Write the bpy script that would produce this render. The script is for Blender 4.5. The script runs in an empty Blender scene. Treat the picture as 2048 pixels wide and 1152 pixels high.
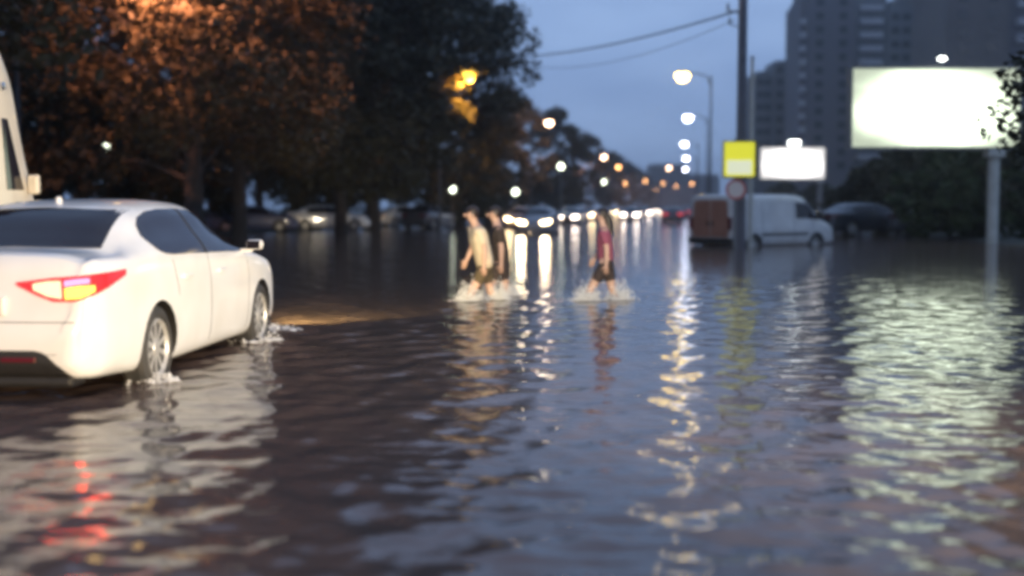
import bpy, bmesh, math, random
import numpy as np
from mathutils import Vector, Matrix, Quaternion
from mathutils.bvhtree import BVHTree

random.seed(11)
rng = np.random.default_rng(11)
scene = bpy.context.scene
C = scene.collection
R = math.radians

# ------------------------------------------------------------------ camera
FPX, CAMZ = 2450.0, 1.30          # focal length in photo pixels, eye height over the water
PITCH = math.atan(161.0 / FPX)
cam_d = bpy.data.cameras.new('camera')
cam = bpy.data.objects.new('camera', cam_d)
C.objects.link(cam)
cam.location = (0, 0, CAMZ)
cam.rotation_euler = (math.pi / 2 - PITCH, 0, 0)
cam_d.sensor_width = 36.0
cam_d.lens = FPX / 2048.0 * 36.0
cam_d.clip_start = 0.05
cam_d.clip_end = 3000
scene.camera = cam
cam_d.dof.use_dof = True                       # wide open lens, focused in the foreground
cam_d.dof.focus_distance = 11.5
cam_d.dof.aperture_fstop = 0.7

# ------------------------------------------------------------------ sky, sun, exposure
SUN_EL, SUN_ROT = R(1.0), R(160)
world = bpy.data.worlds.new('World')
scene.world = world
world.use_nodes = True
wn, wl = world.node_tree.nodes, world.node_tree.links
wn.clear()
w_out = wn.new('ShaderNodeOutputWorld')
w_bg = wn.new('ShaderNodeBackground')
w_sky = wn.new('ShaderNodeTexSky')
w_sky.sky_type = 'NISHITA'
w_sky.sun_disc = False
w_sky.sun_elevation = SUN_EL
w_sky.sun_rotation = SUN_ROT
w_sky.ozone_density = 4.0
w_sky.dust_density = 0.6
w_tc = wn.new('ShaderNodeTexCoord')
w_map = wn.new('ShaderNodeMapping')
w_map.inputs['Scale'].default_value = (3.0, 3.0, 9.0)
w_noise = wn.new('ShaderNodeTexNoise')
w_noise.inputs['Scale'].default_value = 1.6
w_noise.inputs['Detail'].default_value = 4.0
w_ramp = wn.new('ShaderNodeValToRGB')           # dusk cloud deck: thin blue to paler blue
w_ramp.color_ramp.elements[0].position = 0.35
w_ramp.color_ramp.elements[0].color = (2.85, 4.4, 7.9, 1)
w_ramp.color_ramp.elements[1].position = 0.68
w_ramp.color_ramp.elements[1].color = (4.2, 6.2, 10.2, 1)
w_mix = wn.new('ShaderNodeMix')
w_mix.data_type = 'RGBA'
w_mix.inputs['Factor'].default_value = 0.9
wl.new(w_tc.outputs['Generated'], w_map.inputs['Vector'])
wl.new(w_map.outputs['Vector'], w_noise.inputs['Vector'])
wl.new(w_noise.outputs['Fac'], w_ramp.inputs['Fac'])
wl.new(w_sky.outputs['Color'], w_mix.inputs[6])
wl.new(w_ramp.outputs['Color'], w_mix.inputs[7])
wl.new(w_mix.outputs[2], w_bg.inputs['Color'])
w_bg.inputs['Strength'].default_value = 0.09
wl.new(w_bg.outputs['Background'], w_out.inputs['Surface'])

sun_d = bpy.data.lights.new('sun', 'SUN')
sun_d.energy = 0.02                              # the sun has all but set
sun_d.angle = R(12)
sun_d.color = (1.0, 0.85, 0.75)
sun = bpy.data.objects.new('sun', sun_d)
C.objects.link(sun)
sun.rotation_euler = (R(88), 0, R(20))

def spot(name, loc, target, watts, color, size, blend=0.5, radius=0.08, parent=None):
    d = bpy.data.lights.new(name, 'SPOT')
    d.energy = watts
    d.color = color
    d.spot_size = R(size)
    d.spot_blend = blend
    d.shadow_soft_size = radius
    o = bpy.data.objects.new(name, d)
    C.objects.link(o)
    o.location = loc
    o.rotation_euler = (Vector(target) - Vector(loc)).to_track_quat('-Z', 'Y').to_euler()
    if parent: o.parent = parent
    return o

# beams for unseen headlights, no cars built; second and third are added fills
FILL_WARM = (1.0, 0.86, 0.62)
spot('headlight_or_fill_beam', (1.2, -9.0, 1.3), (-3.4, 9.5, 0.3), 11500, (1.0, 0.70, 0.36), 30, 1.0)
spot('headlight_or_fill_beam', (12.0, 0.5, 1.1), (-2.6, 10.9, 0.2), 22000, (1.0, 0.85, 0.62), 27, 1.0)  # added from the right to brighten the sedan's flank
spot('headlight_or_fill_beam', (4.0, -7.0, 1.1), (0.3, 17.2, 0.0), 32000, FILL_WARM, 17, 1.0)  # narrow cone added to brighten the waders

scene.view_settings.view_transform = 'Standard'
scene.view_settings.look = 'None'
scene.view_settings.exposure = 0.0
scene.view_settings.gamma = 1.0
scene.view_settings.use_curve_mapping = False
scene.render.engine = 'CYCLES'
scene.cycles.use_denoising = True
scene.cycles.max_bounces = 6
scene.cycles.sample_clamp_indirect = 6.0
scene.cycles.caustics_reflective = False
scene.cycles.caustics_refractive = False
scene.cycles.pixel_filter_type = 'BLACKMAN_HARRIS'
scene.cycles.filter_width = 4.0                  # soft low-grade phone video

# ------------------------------------------------------------------ helpers
def at(px, py, Y):
    """World point at depth Y that the photograph shows at pixel (px, py)."""
    u, v = (px - 1024) / FPX, -(py - 576) / FPX
    c, s = math.cos(PITCH), math.sin(PITCH)
    dy, dz = c + v * s, -s + v * c
    t = Y / dy
    return Vector((u * t, Y, CAMZ + dz * t))

def road(offset, Y):                             # the road runs 8 degrees to the right
    return offset + 0.143 * Y

def material(name, color, rough=0.6, metal=0.0, noise=None, scale=6.0, bump=0.0, coat=0.0, spec=0.5, emit=None, estr=0.0, ior=None):
    m = bpy.data.materials.new(name)
    m.use_nodes = True
    nt = m.node_tree
    b = nt.nodes['Principled BSDF']
    b.inputs['Base Color'].default_value = (*color, 1)
    b.inputs['Roughness'].default_value = rough
    b.inputs['Metallic'].default_value = metal
    b.inputs['Specular IOR Level'].default_value = spec
    if coat:
        b.inputs['Coat Weight'].default_value = coat
        b.inputs['Coat Roughness'].default_value = 0.06
    if ior: b.inputs['IOR'].default_value = ior
    if emit:
        b.inputs['Emission Color'].default_value = (*emit, 1)
        b.inputs['Emission Strength'].default_value = estr
    if noise or bump:
        tc = nt.nodes.new('ShaderNodeTexCoord')
        n = nt.nodes.new('ShaderNodeTexNoise')
        n.inputs['Scale'].default_value = scale
        n.inputs['Detail'].default_value = 6
        nt.links.new(tc.outputs['Object'], n.inputs['Vector'])
        if noise:
            r = nt.nodes.new('ShaderNodeValToRGB')
            r.color_ramp.elements[0].position = 0.3
            r.color_ramp.elements[1].position = 0.72
            r.color_ramp.elements[0].color = (*noise, 1)
            r.color_ramp.elements[1].color = (*color, 1)
            nt.links.new(n.outputs['Fac'], r.inputs['Fac'])
            nt.links.new(r.outputs['Color'], b.inputs['Base Color'])
        if bump:
            bp = nt.nodes.new('ShaderNodeBump')
            bp.inputs['Strength'].default_value = bump
            bp.inputs['Distance'].default_value = 0.02
            nt.links.new(n.outputs['Fac'], bp.inputs['Height'])
            nt.links.new(bp.outputs['Normal'], b.inputs['Normal'])
    return m

def glow(name, color, strength):
    m = bpy.data.materials.new(name)
    m.use_nodes = True
    nt = m.node_tree
    nt.nodes.remove(nt.nodes['Principled BSDF'])
    e = nt.nodes.new('ShaderNodeEmission')
    e.inputs['Color'].default_value = (*color, 1)
    e.inputs['Strength'].default_value = strength
    nt.links.new(e.outputs['Emission'], nt.nodes['Material Output'].inputs['Surface'])
    return m

def link(name, me, mat=None, parent=None, kind=None, smooth=None):
    o = bpy.data.objects.new(name, me)
    C.objects.link(o)
    if mat is not None and not me.materials: me.materials.append(mat)
    if parent is not None: o.parent = parent
    if kind: o['kind'] = kind
    if smooth is not None:
        me.polygons.foreach_set('use_smooth', [True] * len(me.polygons))
        me.set_sharp_from_angle(angle=R(smooth))
    return o

def from_bm(bm, name='mesh'):
    me = bpy.data.meshes.new(name)
    bmesh.ops.recalc_face_normals(bm, faces=bm.faces)
    bm.to_mesh(me); bm.free()
    return me

def thing(name, label, cat, loc=(0, 0, 0), rz=0.0, group=None):
    o = bpy.data.objects.new(name, None)
    C.objects.link(o)
    o.location = loc
    o.rotation_euler = (0, 0, rz)
    o['label'] = label; o['category'] = cat
    if group: o['group'] = group
    return o

def dup(root, loc, rz, label, group=None, scale=None):
    """copy of a thing with copies of its parts and sub-parts (lights included)"""
    def rec(o, parent):
        c = o.copy(); C.objects.link(c)
        if parent is not None: c.parent = parent
        for ch in kids.get(o.name, []): rec(ch, c)
        return c
    kids = {}
    for o in C.objects:
        if o.parent: kids.setdefault(o.parent.name, []).append(o)
    r = rec(root, None)
    r.location = loc; r.rotation_euler = (0, 0, rz)
    if scale: r.scale = scale
    r['label'] = label
    if group: r['group'] = group
    return r

def box(bm, lo, hi, bevel=0.0, rot=None, org=None):
    ret = bmesh.ops.create_cube(bm, size=1)
    vs = ret['verts']
    c = (Vector(lo) + Vector(hi)) / 2; s = Vector(hi) - Vector(lo)
    for v in vs:
        v.co = Vector((v.co.x * s.x, v.co.y * s.y, v.co.z * s.z)) + c
    if bevel:
        es = list({e for v in vs for e in v.link_edges})
        g = bmesh.ops.bevel(bm, geom=es, offset=bevel, segments=2, affect='EDGES', profile=0.5)
        vs = list({v for f in g['faces'] for v in f.verts} | {v for v in vs if v.is_valid})
    if rot is not None:
        o = Vector(org or (0, 0, 0))
        for v in vs:
            if v.is_valid: v.co = rot @ (v.co - o) + o
    return vs

def tube(bm, pts, radii, seg=10, caps=True):
    """tapered tube along a polyline"""
    pts = [Vector(p) for p in pts]
    if not hasattr(radii, '__len__'): radii = [radii] * len(pts)
    rings = []
    up = Vector((0.13, 0.31, 0.94)).normalized()
    for i, p in enumerate(pts):
        d = (pts[min(i + 1, len(pts) - 1)] - pts[max(i - 1, 0)]).normalized()
        a = d.cross(up)
        if a.length < 1e-3: a = d.cross(Vector((1, 0, 0)))
        a.normalize(); b = d.cross(a)
        rings.append([bm.verts.new(p + (a * math.cos(t) + b * math.sin(t)) * radii[i])
                      for t in [2 * math.pi * k / seg for k in range(seg)]])
    for r0, r1 in zip(rings, rings[1:]):
        for k in range(seg):
            bm.faces.new((r0[k], r0[(k + 1) % seg], r1[(k + 1) % seg], r1[k]))
    if caps:
        bm.faces.new(rings[0]); bm.faces.new(rings[-1])

def lathe(bm, prof, axis='X', seg=32, org=(0, 0, 0)):
    """profile [(along, radius)] turned round an axis"""
    rings = []
    o = Vector(org)
    for a, r in prof:
        ring = []
        for k in range(seg):
            t = 2 * math.pi * k / seg
            p = {'X': (a, r * math.cos(t), r * math.sin(t)), 'Z': (r * math.cos(t), r * math.sin(t), a),
                 'Y': (r * math.cos(t), a, r * math.sin(t))}[axis]
            ring.append(bm.verts.new(o + Vector(p)))
        rings.append(ring)
    for r0, r1 in zip(rings, rings[1:]):
        for k in range(seg):
            bm.faces.new((r0[k], r0[(k + 1) % seg], r1[(k + 1) % seg], r1[k]))
    bm.faces.new(rings[0]); bm.faces.new(rings[-1])

def pchip(xs, ys, xq):
    xs, ys, xq = np.asarray(xs, float), np.asarray(ys, float), np.asarray(xq, float)
    h = np.diff(xs); d = np.diff(ys) / h
    m = np.zeros_like(ys)
    for i in range(1, len(xs) - 1):
        if d[i - 1] * d[i] > 0:
            w1, w2 = 2 * h[i] + h[i - 1], h[i] + 2 * h[i - 1]
            m[i] = (w1 + w2) / (w1 / d[i - 1] + w2 / d[i])
    m[0], m[-1] = d[0], d[-1]
    k = np.clip(np.searchsorted(xs, xq) - 1, 0, len(xs) - 2)
    t = (xq - xs[k]) / h[k]
    return ((2 * t**3 - 3 * t**2 + 1) * ys[k] + (t**3 - 2 * t**2 + t) * h[k] * m[k]
            + (-2 * t**3 + 3 * t**2) * ys[k + 1] + (t**3 - t**2) * h[k] * m[k + 1])

# ------------------------------------------------------------------ materials
M = {}
M['white_paint'] = material('white_paint', (0.80, 0.79, 0.77), 0.3, coat=0.6, noise=(0.70, 0.68, 0.64), scale=2.2)
M['cream_paint'] = material('cream_paint', (0.70, 0.64, 0.52), 0.4, coat=0.3, noise=(0.6, 0.53, 0.42), scale=3)
M['van_paint'] = material('van_paint', (0.60, 0.60, 0.59), 0.4, coat=0.3, noise=(0.48, 0.47, 0.46), scale=2)
M['terracotta'] = material('terracotta_rear', (0.34, 0.16, 0.105), 0.5, noise=(0.26, 0.12, 0.08), scale=2.5)  # orange-brown tone for the van's rear doors
M['dark_paint'] = material('dark_paint', (0.03, 0.032, 0.04), 0.3, coat=0.7)
M['grey_paint'] = material('grey_paint', (0.22, 0.22, 0.24), 0.35, coat=0.6)
M['blue_paint'] = material('blue_paint', (0.10, 0.11, 0.2), 0.35, coat=0.6)
M['silver_paint'] = material('silver_paint', (0.6, 0.59, 0.6), 0.35, coat=0.6)
M['glass'] = material('tinted_glass', (0.014, 0.011, 0.014), 0.08, spec=0.32)
M['black_plastic'] = material('black_plastic', (0.02, 0.018, 0.017), 0.55, noise=(0.012, 0.011, 0.01), scale=20)
M['seam'] = material('seam_shadow_rubber', (0.10, 0.10, 0.10), 0.7)
M['rubber'] = material('tyre_rubber', (0.025, 0.025, 0.025), 0.75, noise=(0.05, 0.045, 0.04), scale=8)
M['alloy'] = material('alloy_rim', (0.5, 0.49, 0.47), 0.4, metal=0.35, noise=(0.38, 0.36, 0.33), scale=10)
M['chrome'] = material('chrome', (0.7, 0.7, 0.7), 0.15, metal=1.0)
M['red_lens'] = material('red_lens', (0.25, 0.01, 0.012), 0.15, emit=(1.0, 0.03, 0.03), estr=1.0)
M['red_lit'] = glow('lit_brake_lamp', (1.0, 0.015, 0.025), 48.0)
M['clear_lit'] = glow('lit_white_lamp', (1.0, 0.50, 0.30), 2.6)
M['amber_lit'] = glow('lit_turn_signal', (1.0, 0.60, 0.10), 3.0)
M['dim_red'] = material('dim_red_reflector', (0.09, 0.004, 0.006), 0.3)
M['head_lit'] = glow('lit_headlight', (1.0, 0.74, 0.40), 45.0)
M['head_pink'] = glow('lit_headlight_cool', (1.0, 0.82, 0.68), 38.0)
M['tail_lit'] = glow('lit_tail_light', (1.0, 0.08, 0.04), 8.0)
M['plate'] = material('plate', (0.7, 0.62, 0.55), 0.5)
M['concrete'] = material('concrete_pole', (0.13, 0.13, 0.15), 0.85, noise=(0.09, 0.09, 0.105), scale=5, bump=0.3)
M['steel'] = material('painted_steel', (0.22, 0.22, 0.22), 0.5, metal=0.2, noise=(0.15, 0.15, 0.15), scale=4)
M['pale_steel'] = material('pale_painted_steel', (0.55, 0.53, 0.47), 0.55, noise=(0.42, 0.40, 0.34), scale=3)
M['dark_steel'] = material('dark_painted_steel', (0.07, 0.07, 0.075), 0.6, noise=(0.05, 0.05, 0.055), scale=4)
M['wire'] = material('black_cable', (0.03, 0.03, 0.035), 0.6)

# ------------------------------------------------------------------ water and ground
def bank_height(x, y):
    off = x - 0.143 * y
    left = np.clip((-19.0 - off) / 3.0, 0, 1)
    right = np.clip((off - (9.5 + np.clip((45 - y) * 0.06, -2, 3))) / 2.5, 0, 1)
    s = np.maximum(left, right)
    s = s * s * (3 - 2 * s)
    return -0.40 + s * 0.48 + 0.04 * np.sin(x * 0.9 + y * 0.35) * s

def grid_mesh(name, xs, ys, fz):
    X, Y = np.meshgrid(xs, ys)
    Z = fz(X, Y)
    co = np.stack([X, Y, Z], -1).reshape(-1, 3)
    nx, ny = len(xs), len(ys)
    i = np.arange(ny - 1)[:, None] * nx + np.arange(nx - 1)[None, :]
    q = np.stack([i, i + 1, i + nx + 1, i + nx], -1).reshape(-1)
    me = bpy.data.meshes.new(name)
    me.vertices.add(len(co)); me.vertices.foreach_set('co', co.reshape(-1))
    nf = (nx - 1) * (ny - 1)
    me.loops.add(nf * 4); me.loops.foreach_set('vertex_index', q)
    me.polygons.add(nf)
    me.polygons.foreach_set('loop_start', np.arange(nf) * 4)
    me.update(calc_edges=True)
    me.polygons.foreach_set('use_smooth', np.ones(nf, bool))
    return me

def spaced(fine, n_fine, far, n_far):
    a = np.linspace(0, fine, n_fine)
    b = fine * (far / fine) ** (np.arange(1, n_far + 1) / n_far)
    return np.concatenate([a, b])

gx = spaced(60, 50, 1500, 14); gx = np.concatenate([-gx[:0:-1], gx])
gy = np.concatenate([np.linspace(-60, 120, 110), 120 * (1900 / 120) ** (np.arange(1, 40) / 39)])
M['mud'] = material('wet_ground', (0.05, 0.045, 0.035), 0.7, noise=(0.025, 0.03, 0.015), scale=0.8, bump=0.6)
link('ground', grid_mesh('ground', gx, gy, bank_height), M['mud'], kind='structure')

wave_rng = np.random.default_rng(5)
NW = 44
lam = np.exp(wave_rng.uniform(math.log(0.12), math.log(0.62), NW))
ang = wave_rng.normal(math.pi / 2 + 0.25, 1.25, NW)
ph = wave_rng.uniform(0, 2 * math.pi, NW)
slope = wave_rng.uniform(0.012, 0.032, NW)
RINGS = [(-0.42, 17.2, 0.5), (1.30, 17.2, 0.5), (-2.3, 12.9, 0.5), (-2.65, 9.2, 0.45), (0.2, 7.5, 0.8)]
def waves(X, Y):
    dy = np.maximum(0.0068 * np.abs(Y), 0.02)
    Z = np.zeros_like(X)
    patch = (0.75 + 0.35 * np.sin(X * 0.55 + 0.9 * np.sin(Y * 0.21)) * np.sin(Y * 0.33 + 1.3 * np.sin(X * 0.27 + 1)))
    for l, a, p, s in zip(lam, ang, ph, slope):
        k = 2 * math.pi / l
        fade = np.clip(l / (dy * 2.4) - 0.6, 0, 1)
        warp = 0.35 * np.sin(X * 0.8 + p) + 0.3 * np.sin(Y * 0.6 + 2 * p)
        Z += s / k * np.sin(k * (X * math.cos(a) + Y * math.sin(a)) + p + warp * 2.2) * fade * patch
    for cx, cy, l in RINGS:
        r = np.sqrt((X - cx) ** 2 + (Y - cy) ** 2)
        k = 2 * math.pi / l
        Z += (0.11 if cy == 12.9 else 0.05) / k * np.sin(k * r) * np.exp(-r / 1.8) * np.clip(r / 0.3, 0, 1)
    return Z
wx = spaced(6.5, 210, 900, 70); wx = np.concatenate([-wx[:0:-1], wx])
wy = np.concatenate([np.linspace(-40, 2.0, 40)[:-1], 2.0 * (1850 / 2.0) ** (np.arange(0, 1000) / 999)])
mw = bpy.data.materials.new('flood_water'); mw.use_nodes = True
nt = mw.node_tree; b = nt.nodes['Principled BSDF']
b.inputs['Base Color'].default_value = (0.118, 0.080, 0.064, 1)
b.inputs['Roughness'].default_value = 0.09
b.inputs['IOR'].default_value = 1.33
b.inputs['Specular IOR Level'].default_value = 0.42
tc = nt.nodes.new('ShaderNodeTexCoord')
prev = None
for sc, strength, dist, stretch in ((2.2, 0.30, 0.05, 1.7), (7.0, 0.26, 0.02, 1.5)):
    mp = nt.nodes.new('ShaderNodeMapping'); mp.inputs['Scale'].default_value = (sc / stretch, sc, sc)
    mp.inputs['Rotation'].default_value = (0, 0, 0.2)
    n = nt.nodes.new('ShaderNodeTexNoise'); n.inputs['Scale'].default_value = 1.0; n.inputs['Detail'].default_value = 3
    n.inputs['Distortion'].default_value = 0.6
    bp = nt.nodes.new('ShaderNodeBump'); bp.inputs['Strength'].default_value = strength; bp.inputs['Distance'].default_value = dist
    nt.links.new(tc.outputs['Object'], mp.inputs['Vector']); nt.links.new(mp.outputs['Vector'], n.inputs['Vector'])
    nt.links.new(n.outputs['Fac'], bp.inputs['Height'])
    if prev: nt.links.new(prev.outputs['Normal'], bp.inputs['Normal'])
    prev = bp
nt.links.new(prev.outputs['Normal'], b.inputs['Normal'])
link('water', grid_mesh('water', wx, wy, waves), mw, kind='structure')

# ------------------------------------------------------------------ buildings
M['panel_dark'] = material('dark_facade_panel', (0.12, 0.11, 0.12), 0.85, noise=(0.09, 0.085, 0.095), scale=0.12)
M['panel_brown'] = material('brown_facade_panel', (0.12, 0.10, 0.092), 0.85, noise=(0.085, 0.07, 0.065), scale=0.1)
M['panel_grey'] = material('grey_facade_panel', (0.14, 0.145, 0.15), 0.85, noise=(0.10, 0.105, 0.11), scale=0.1)
M['parapet'] = material('pale_balcony_parapet', (0.42, 0.41, 0.42), 0.8, noise=(0.34, 0.33, 0.35), scale=0.3)
M['far_glass'] = material('dark_window_glass', (0.02, 0.022, 0.028), 0.12)
M['warm_window'] = glow('lit_window', (1.0, 0.7, 0.35), 0.5)

def shared_box(name, sx, sy, sz, bevel=0.0):
    bm = bmesh.new(); box(bm, (-sx / 2, -sy / 2, 0), (sx / 2, sy / 2, sz), bevel)
    return from_bm(bm, name)

def tower(label, px0, px1, Y, depth, vols, balconies, windows, name='apartment_tower', floor=3.0):
    x0, x1 = at(px0, 415, Y).x, at(px1, 415, Y).x
    t = thing(name, label, 'apartment block', ((x0 + x1) / 2, Y + depth / 2, 0.05))
    W = x1 - x0
    for f0, f1, h, dy0, mat in vols:            # fractions of the width, height, set-back
        bm = bmesh.new()
        box(bm, (-W / 2 + f0 * W, -depth / 2 + dy0, -0.3), (-W / 2 + f1 * W, depth / 2, h))
        box(bm, (-W / 2 + f0 * W + 0.6, -depth / 2 + dy0 + 0.6, h), (-W / 2 + f1 * W - 0.6, depth / 2 - 1, h + 1.1))
        link('wall', from_bm(bm), mat, t)
    wme = shared_box('window', 1.7, 0.24, 1.5); wme.materials.append(M['far_glass'])
    lit = shared_box('window', 1.7, 0.24, 1.5); lit.materials.append(M['warm_window'])
    for frac, h, dy0, n0 in windows:
        k = n0
        while k * floor + 2.6 < h:
            o = link('window', lit if random.random() < 0.015 else wme, None, t)
            o.location = (-W / 2 + frac * W, -depth / 2 + dy0 - 0.05, k * floor + 0.9)
            k += 1
    for frac, wid, h, dy0, n0 in balconies:
        pme = shared_box('balcony', wid, 1.3, 1.15); pme.materials.append(M['parapet'])
        k = n0
        while k * floor + 2.6 < h:
            o = link('balcony', pme, None, t)
            o.location = (-W / 2 + frac * W, -depth / 2 + dy0 - 0.66, k * floor)
            k += 1
    return t

tower('tall dark apartment tower with stacked pale balconies rising behind the large billboard', 1598, 1872, 275, 16,
      [(0, .05, 47, 1.6, M['panel_dark']), (.05, .39, 50.5, 0, M['panel_dark']), (.392, .63, 49, 1.8, M['panel_grey']),
       (.632, .82, 46.3, 1.2, M['panel_grey']), (.822, 1.0, 51, 0.4, M['panel_brown'])],
      [(.51, 5.2, 49, 1.8, 4), (.90, 2.8, 51, 0.4, 4), (.02, 1.2, 47, 1.6, 3)],
      [(.13, 50.5, 0, 3), (.30, 50.5, 0, 3), (.69, 46.3, 1.2, 3), (.77, 46.3, 1.2, 3)])
tower('brown apartment tower standing closest to the right edge of the picture', 1884, 2300, 215, 18,
      [(0, .30, 56, 0, M['panel_brown']), (.302, 1.0, 54, 1.4, M['panel_dark'])],
      [(.40, 4.0, 54, 1.4, 3), (.66, 4.0, 54, 1.4, 3)],
      [(.08, 56, 0, 3), (.22, 56, 0, 3), (.52, 54, 1.4, 3), (.82, 54, 1.4, 3)])
tower('lower grey apartment block left of the tall tower, behind the utility pole', 1507, 1612, 300, 14,
      [(0, .35, 33.2, .5, M['panel_grey']), (.352, 1.0, 35.8, 0, M['panel_grey'])], [(.72, 3.2, 35.8, 0, 3)],
      [(.10, 33.2, .5, 3), (.25, 33.2, .5, 3), (.47, 35.8, 0, 3), (.92, 35.8, 0, 3)], name='apartment_block')
tower('far low block under the distant lamps at the end of the road', 1300, 1440, 620, 18,
      [(0, .55, 22, 0, M['panel_brown']), (.552, 1, 17, 2, M['panel_dark'])], [],
      [(.1, 22, 0, 2), (.2, 22, 0, 2), (.3, 22, 0, 2), (.4, 22, 0, 2), (.65, 17, 2, 2), (.8, 17, 2, 2), (.92, 17, 2, 2)], name='apartment_block')

# ------------------------------------------------------------------ trees and bushes
M['bark'] = material('bark', (0.05, 0.04, 0.032), 0.9, noise=(0.03, 0.024, 0.02), scale=6, bump=0.8)
def leaf_material(name, c0, c1):
    m = material(name, c1, 0.6, noise=c0, scale=0.7, spec=0.25)
    return m
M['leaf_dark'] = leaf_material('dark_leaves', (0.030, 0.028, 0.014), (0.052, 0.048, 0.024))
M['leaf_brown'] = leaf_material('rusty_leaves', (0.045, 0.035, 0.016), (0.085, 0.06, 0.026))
M['leaf_green'] = leaf_material('green_leaves', (0.03, 0.045, 0.014), (0.06, 0.085, 0.028))

def leaves_mesh(name, clumps, per, size, seed):
    """many small folded leaves gathered in clumps; clumps = [(centre, radius)]"""
    g = np.random.default_rng(seed)
    cs, ns = [], []
    for c, r in clumps:
        d = g.normal(size=(per, 3)); d /= np.linalg.norm(d, axis=1)[:, None]
        rad = r * g.uniform(0.25, 1.0, per) ** 0.6
        cs.append(np.asarray(c) + d * rad[:, None] * np.array([1.0, 1.0, 0.72]))
    P = np.concatenate(cs); n = len(P)
    a = g.normal(size=(n, 3)); a[:, 2] *= 0.6; a /= np.linalg.norm(a, axis=1)[:, None]
    b = g.normal(size=(n, 3)); b -= (b * a).sum(1)[:, None] * a; b /= np.linalg.norm(b, axis=1)[:, None]
    s = size * g.uniform(0.6, 1.35, n)[:, None]
    nrm = np.cross(a, b)
    v = np.stack([P - a * s, P + b * s * 0.52 + nrm * s * 0.15, P + a * s, P - b * s * 0.52 + nrm * s * 0.15], 1).reshape(-1, 3)
    f = np.arange(n * 4).reshape(-1, 4)
    me = bpy.data.meshes.new(name)
    me.from_pydata(v.tolist(), [], f.tolist())
    return me

def tree_proto(name, label, h, rad, clear, mat, seed, n_clump=70, per=110, leaf=0.30, trunk=0.28, cat='tree'):
    g = random.Random(seed)
    t = thing(name, label, cat)
    bm = bmesh.new()
    lean = g.uniform(-.4, .4)
    top = Vector((lean, g.uniform(-.3, .3), h * 0.82))
    tr = [Vector((0, 0, -0.4)), Vector((0.05, 0, h * 0.12)), Vector((lean * .3, 0, h * 0.35)), Vector((lean * .7, 0, h * 0.6)), top]
    tube(bm, tr, [trunk * 1.35, trunk, trunk * .8, trunk * .5, trunk * .12], 10)
    clumps = []
    for k in range(n_clump):
        u = (k + 0.5) / n_clump
        z = clear + (h - clear) * (u ** 0.85)
        fr = (z - clear) / (h - clear)
        prof = math.sin(math.pi * min(1, 0.14 + 0.86 * fr)) ** 0.62       # rounded crown outline
        rr = rad * prof * (g.uniform(0.15, 1.0) ** 0.5) * g.uniform(0.82, 1.1)
        a = g.uniform(0, 2 * math.pi)
        c = Vector((rr * math.cos(a) + lean * fr, rr * math.sin(a), z))
        clumps.append((c, rad * g.uniform(0.17, 0.33)))
        if k % 5 == 0 and rr > rad * .3:                                   # limbs reach towards outer clumps
            zz = max(clear * 0.75, z - rr * 0.75)
            s = Vector((lean * zz / h, 0, zz))
            tube(bm, [s, s.lerp(c, .5) + Vector((0, 0, .2)), c], [trunk * .35, trunk * .22, trunk * .06], 6)
    link('trunk', from_bm(bm), M['bark'], t, smooth=50)
    link('crown', leaves_mesh('crown', clumps, per, leaf, seed), mat, t)
    return t

TG, BG = 'street trees along the left side of the flooded road', 'bushes in the dark strip'
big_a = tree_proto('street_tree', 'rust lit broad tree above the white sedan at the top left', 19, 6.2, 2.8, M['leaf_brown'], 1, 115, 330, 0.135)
big_b = tree_proto('street_tree', 'tall dark tree wrapped round the yellow street lamp', 19, 6.2, 2.2, M['leaf_dark'], 2, 115, 190, 0.23)
big_c = tree_proto('street_tree', 'dark tree filling the upper left corner behind the minibus', 17, 6.0, 2.4, M['leaf_dark'], 3, 110, 190, 0.21)
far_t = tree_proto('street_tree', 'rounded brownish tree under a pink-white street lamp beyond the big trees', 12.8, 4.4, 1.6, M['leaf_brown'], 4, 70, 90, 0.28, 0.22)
for o in (big_a, big_b, big_c, far_t): o['group'] = TG
big_a.location = (-10.4, 40, 0.05)
big_b.location = (road(-17.3, 84), 84, 0.05)
big_c.location = (-15.8, 27, 0.05)
far_t.location = (road(-16.0, 150), 150, 0.05)
spots = [(big_a, -19.0, 52, .4, 1.0, 'rust tinged tree second in the left row, right of the brightest lit foliage'),
         (big_b, -17.5, 62, 2.2, 1.0, 'dark tree in the left row whose trunk rises behind the white parked car'),
         (big_c, -18.6, 73, 4.0, 1.12, 'tall dark tree next left of the yellow street lamp'),
         (big_c, -27, 47, 1.1, 1.05, 'dark tree of the second rank above the pale lit strip at left'),
         (big_b, -29, 64, 3.0, 1.0, 'dark tree of the second rank behind the blue parked car'),
         (big_a, -30, 86, 5.0, 1.0, 'dark tree of the second rank behind the grey parked car'),
         (big_c, -26, 100, 5.0, 1.0, 'dark tree deep behind the yellow street lamp'),
         (far_t, -17.5, 118, 3.3, .95, 'small tree filling the gap between the lamp tree and the rounded brownish tree'),
         (far_t, -16.5, 205, 1.0, 1.0, 'first small tree right of the rounded brownish one along the far road'),
         (far_t, -16.5, 265, 2.0, 1.0, 'second small tree in the far row towards the end of the road'),
         (far_t, -17.0, 340, 3.0, 1.05, 'third small tree in the far row towards the end of the road'),
         (far_t, -17.0, 430, 4.0, 1.1, 'fourth small tree in the far row towards the end of the road'),
         (far_t, -17.0, 540, 5.0, 1.1, 'last small tree of the far row at the end of the road')]
for src, off, Y, rz, s, lab in spots:
    dup(src, (road(off, Y), Y, 0.05), rz, lab, TG, (s, s, s))

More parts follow.
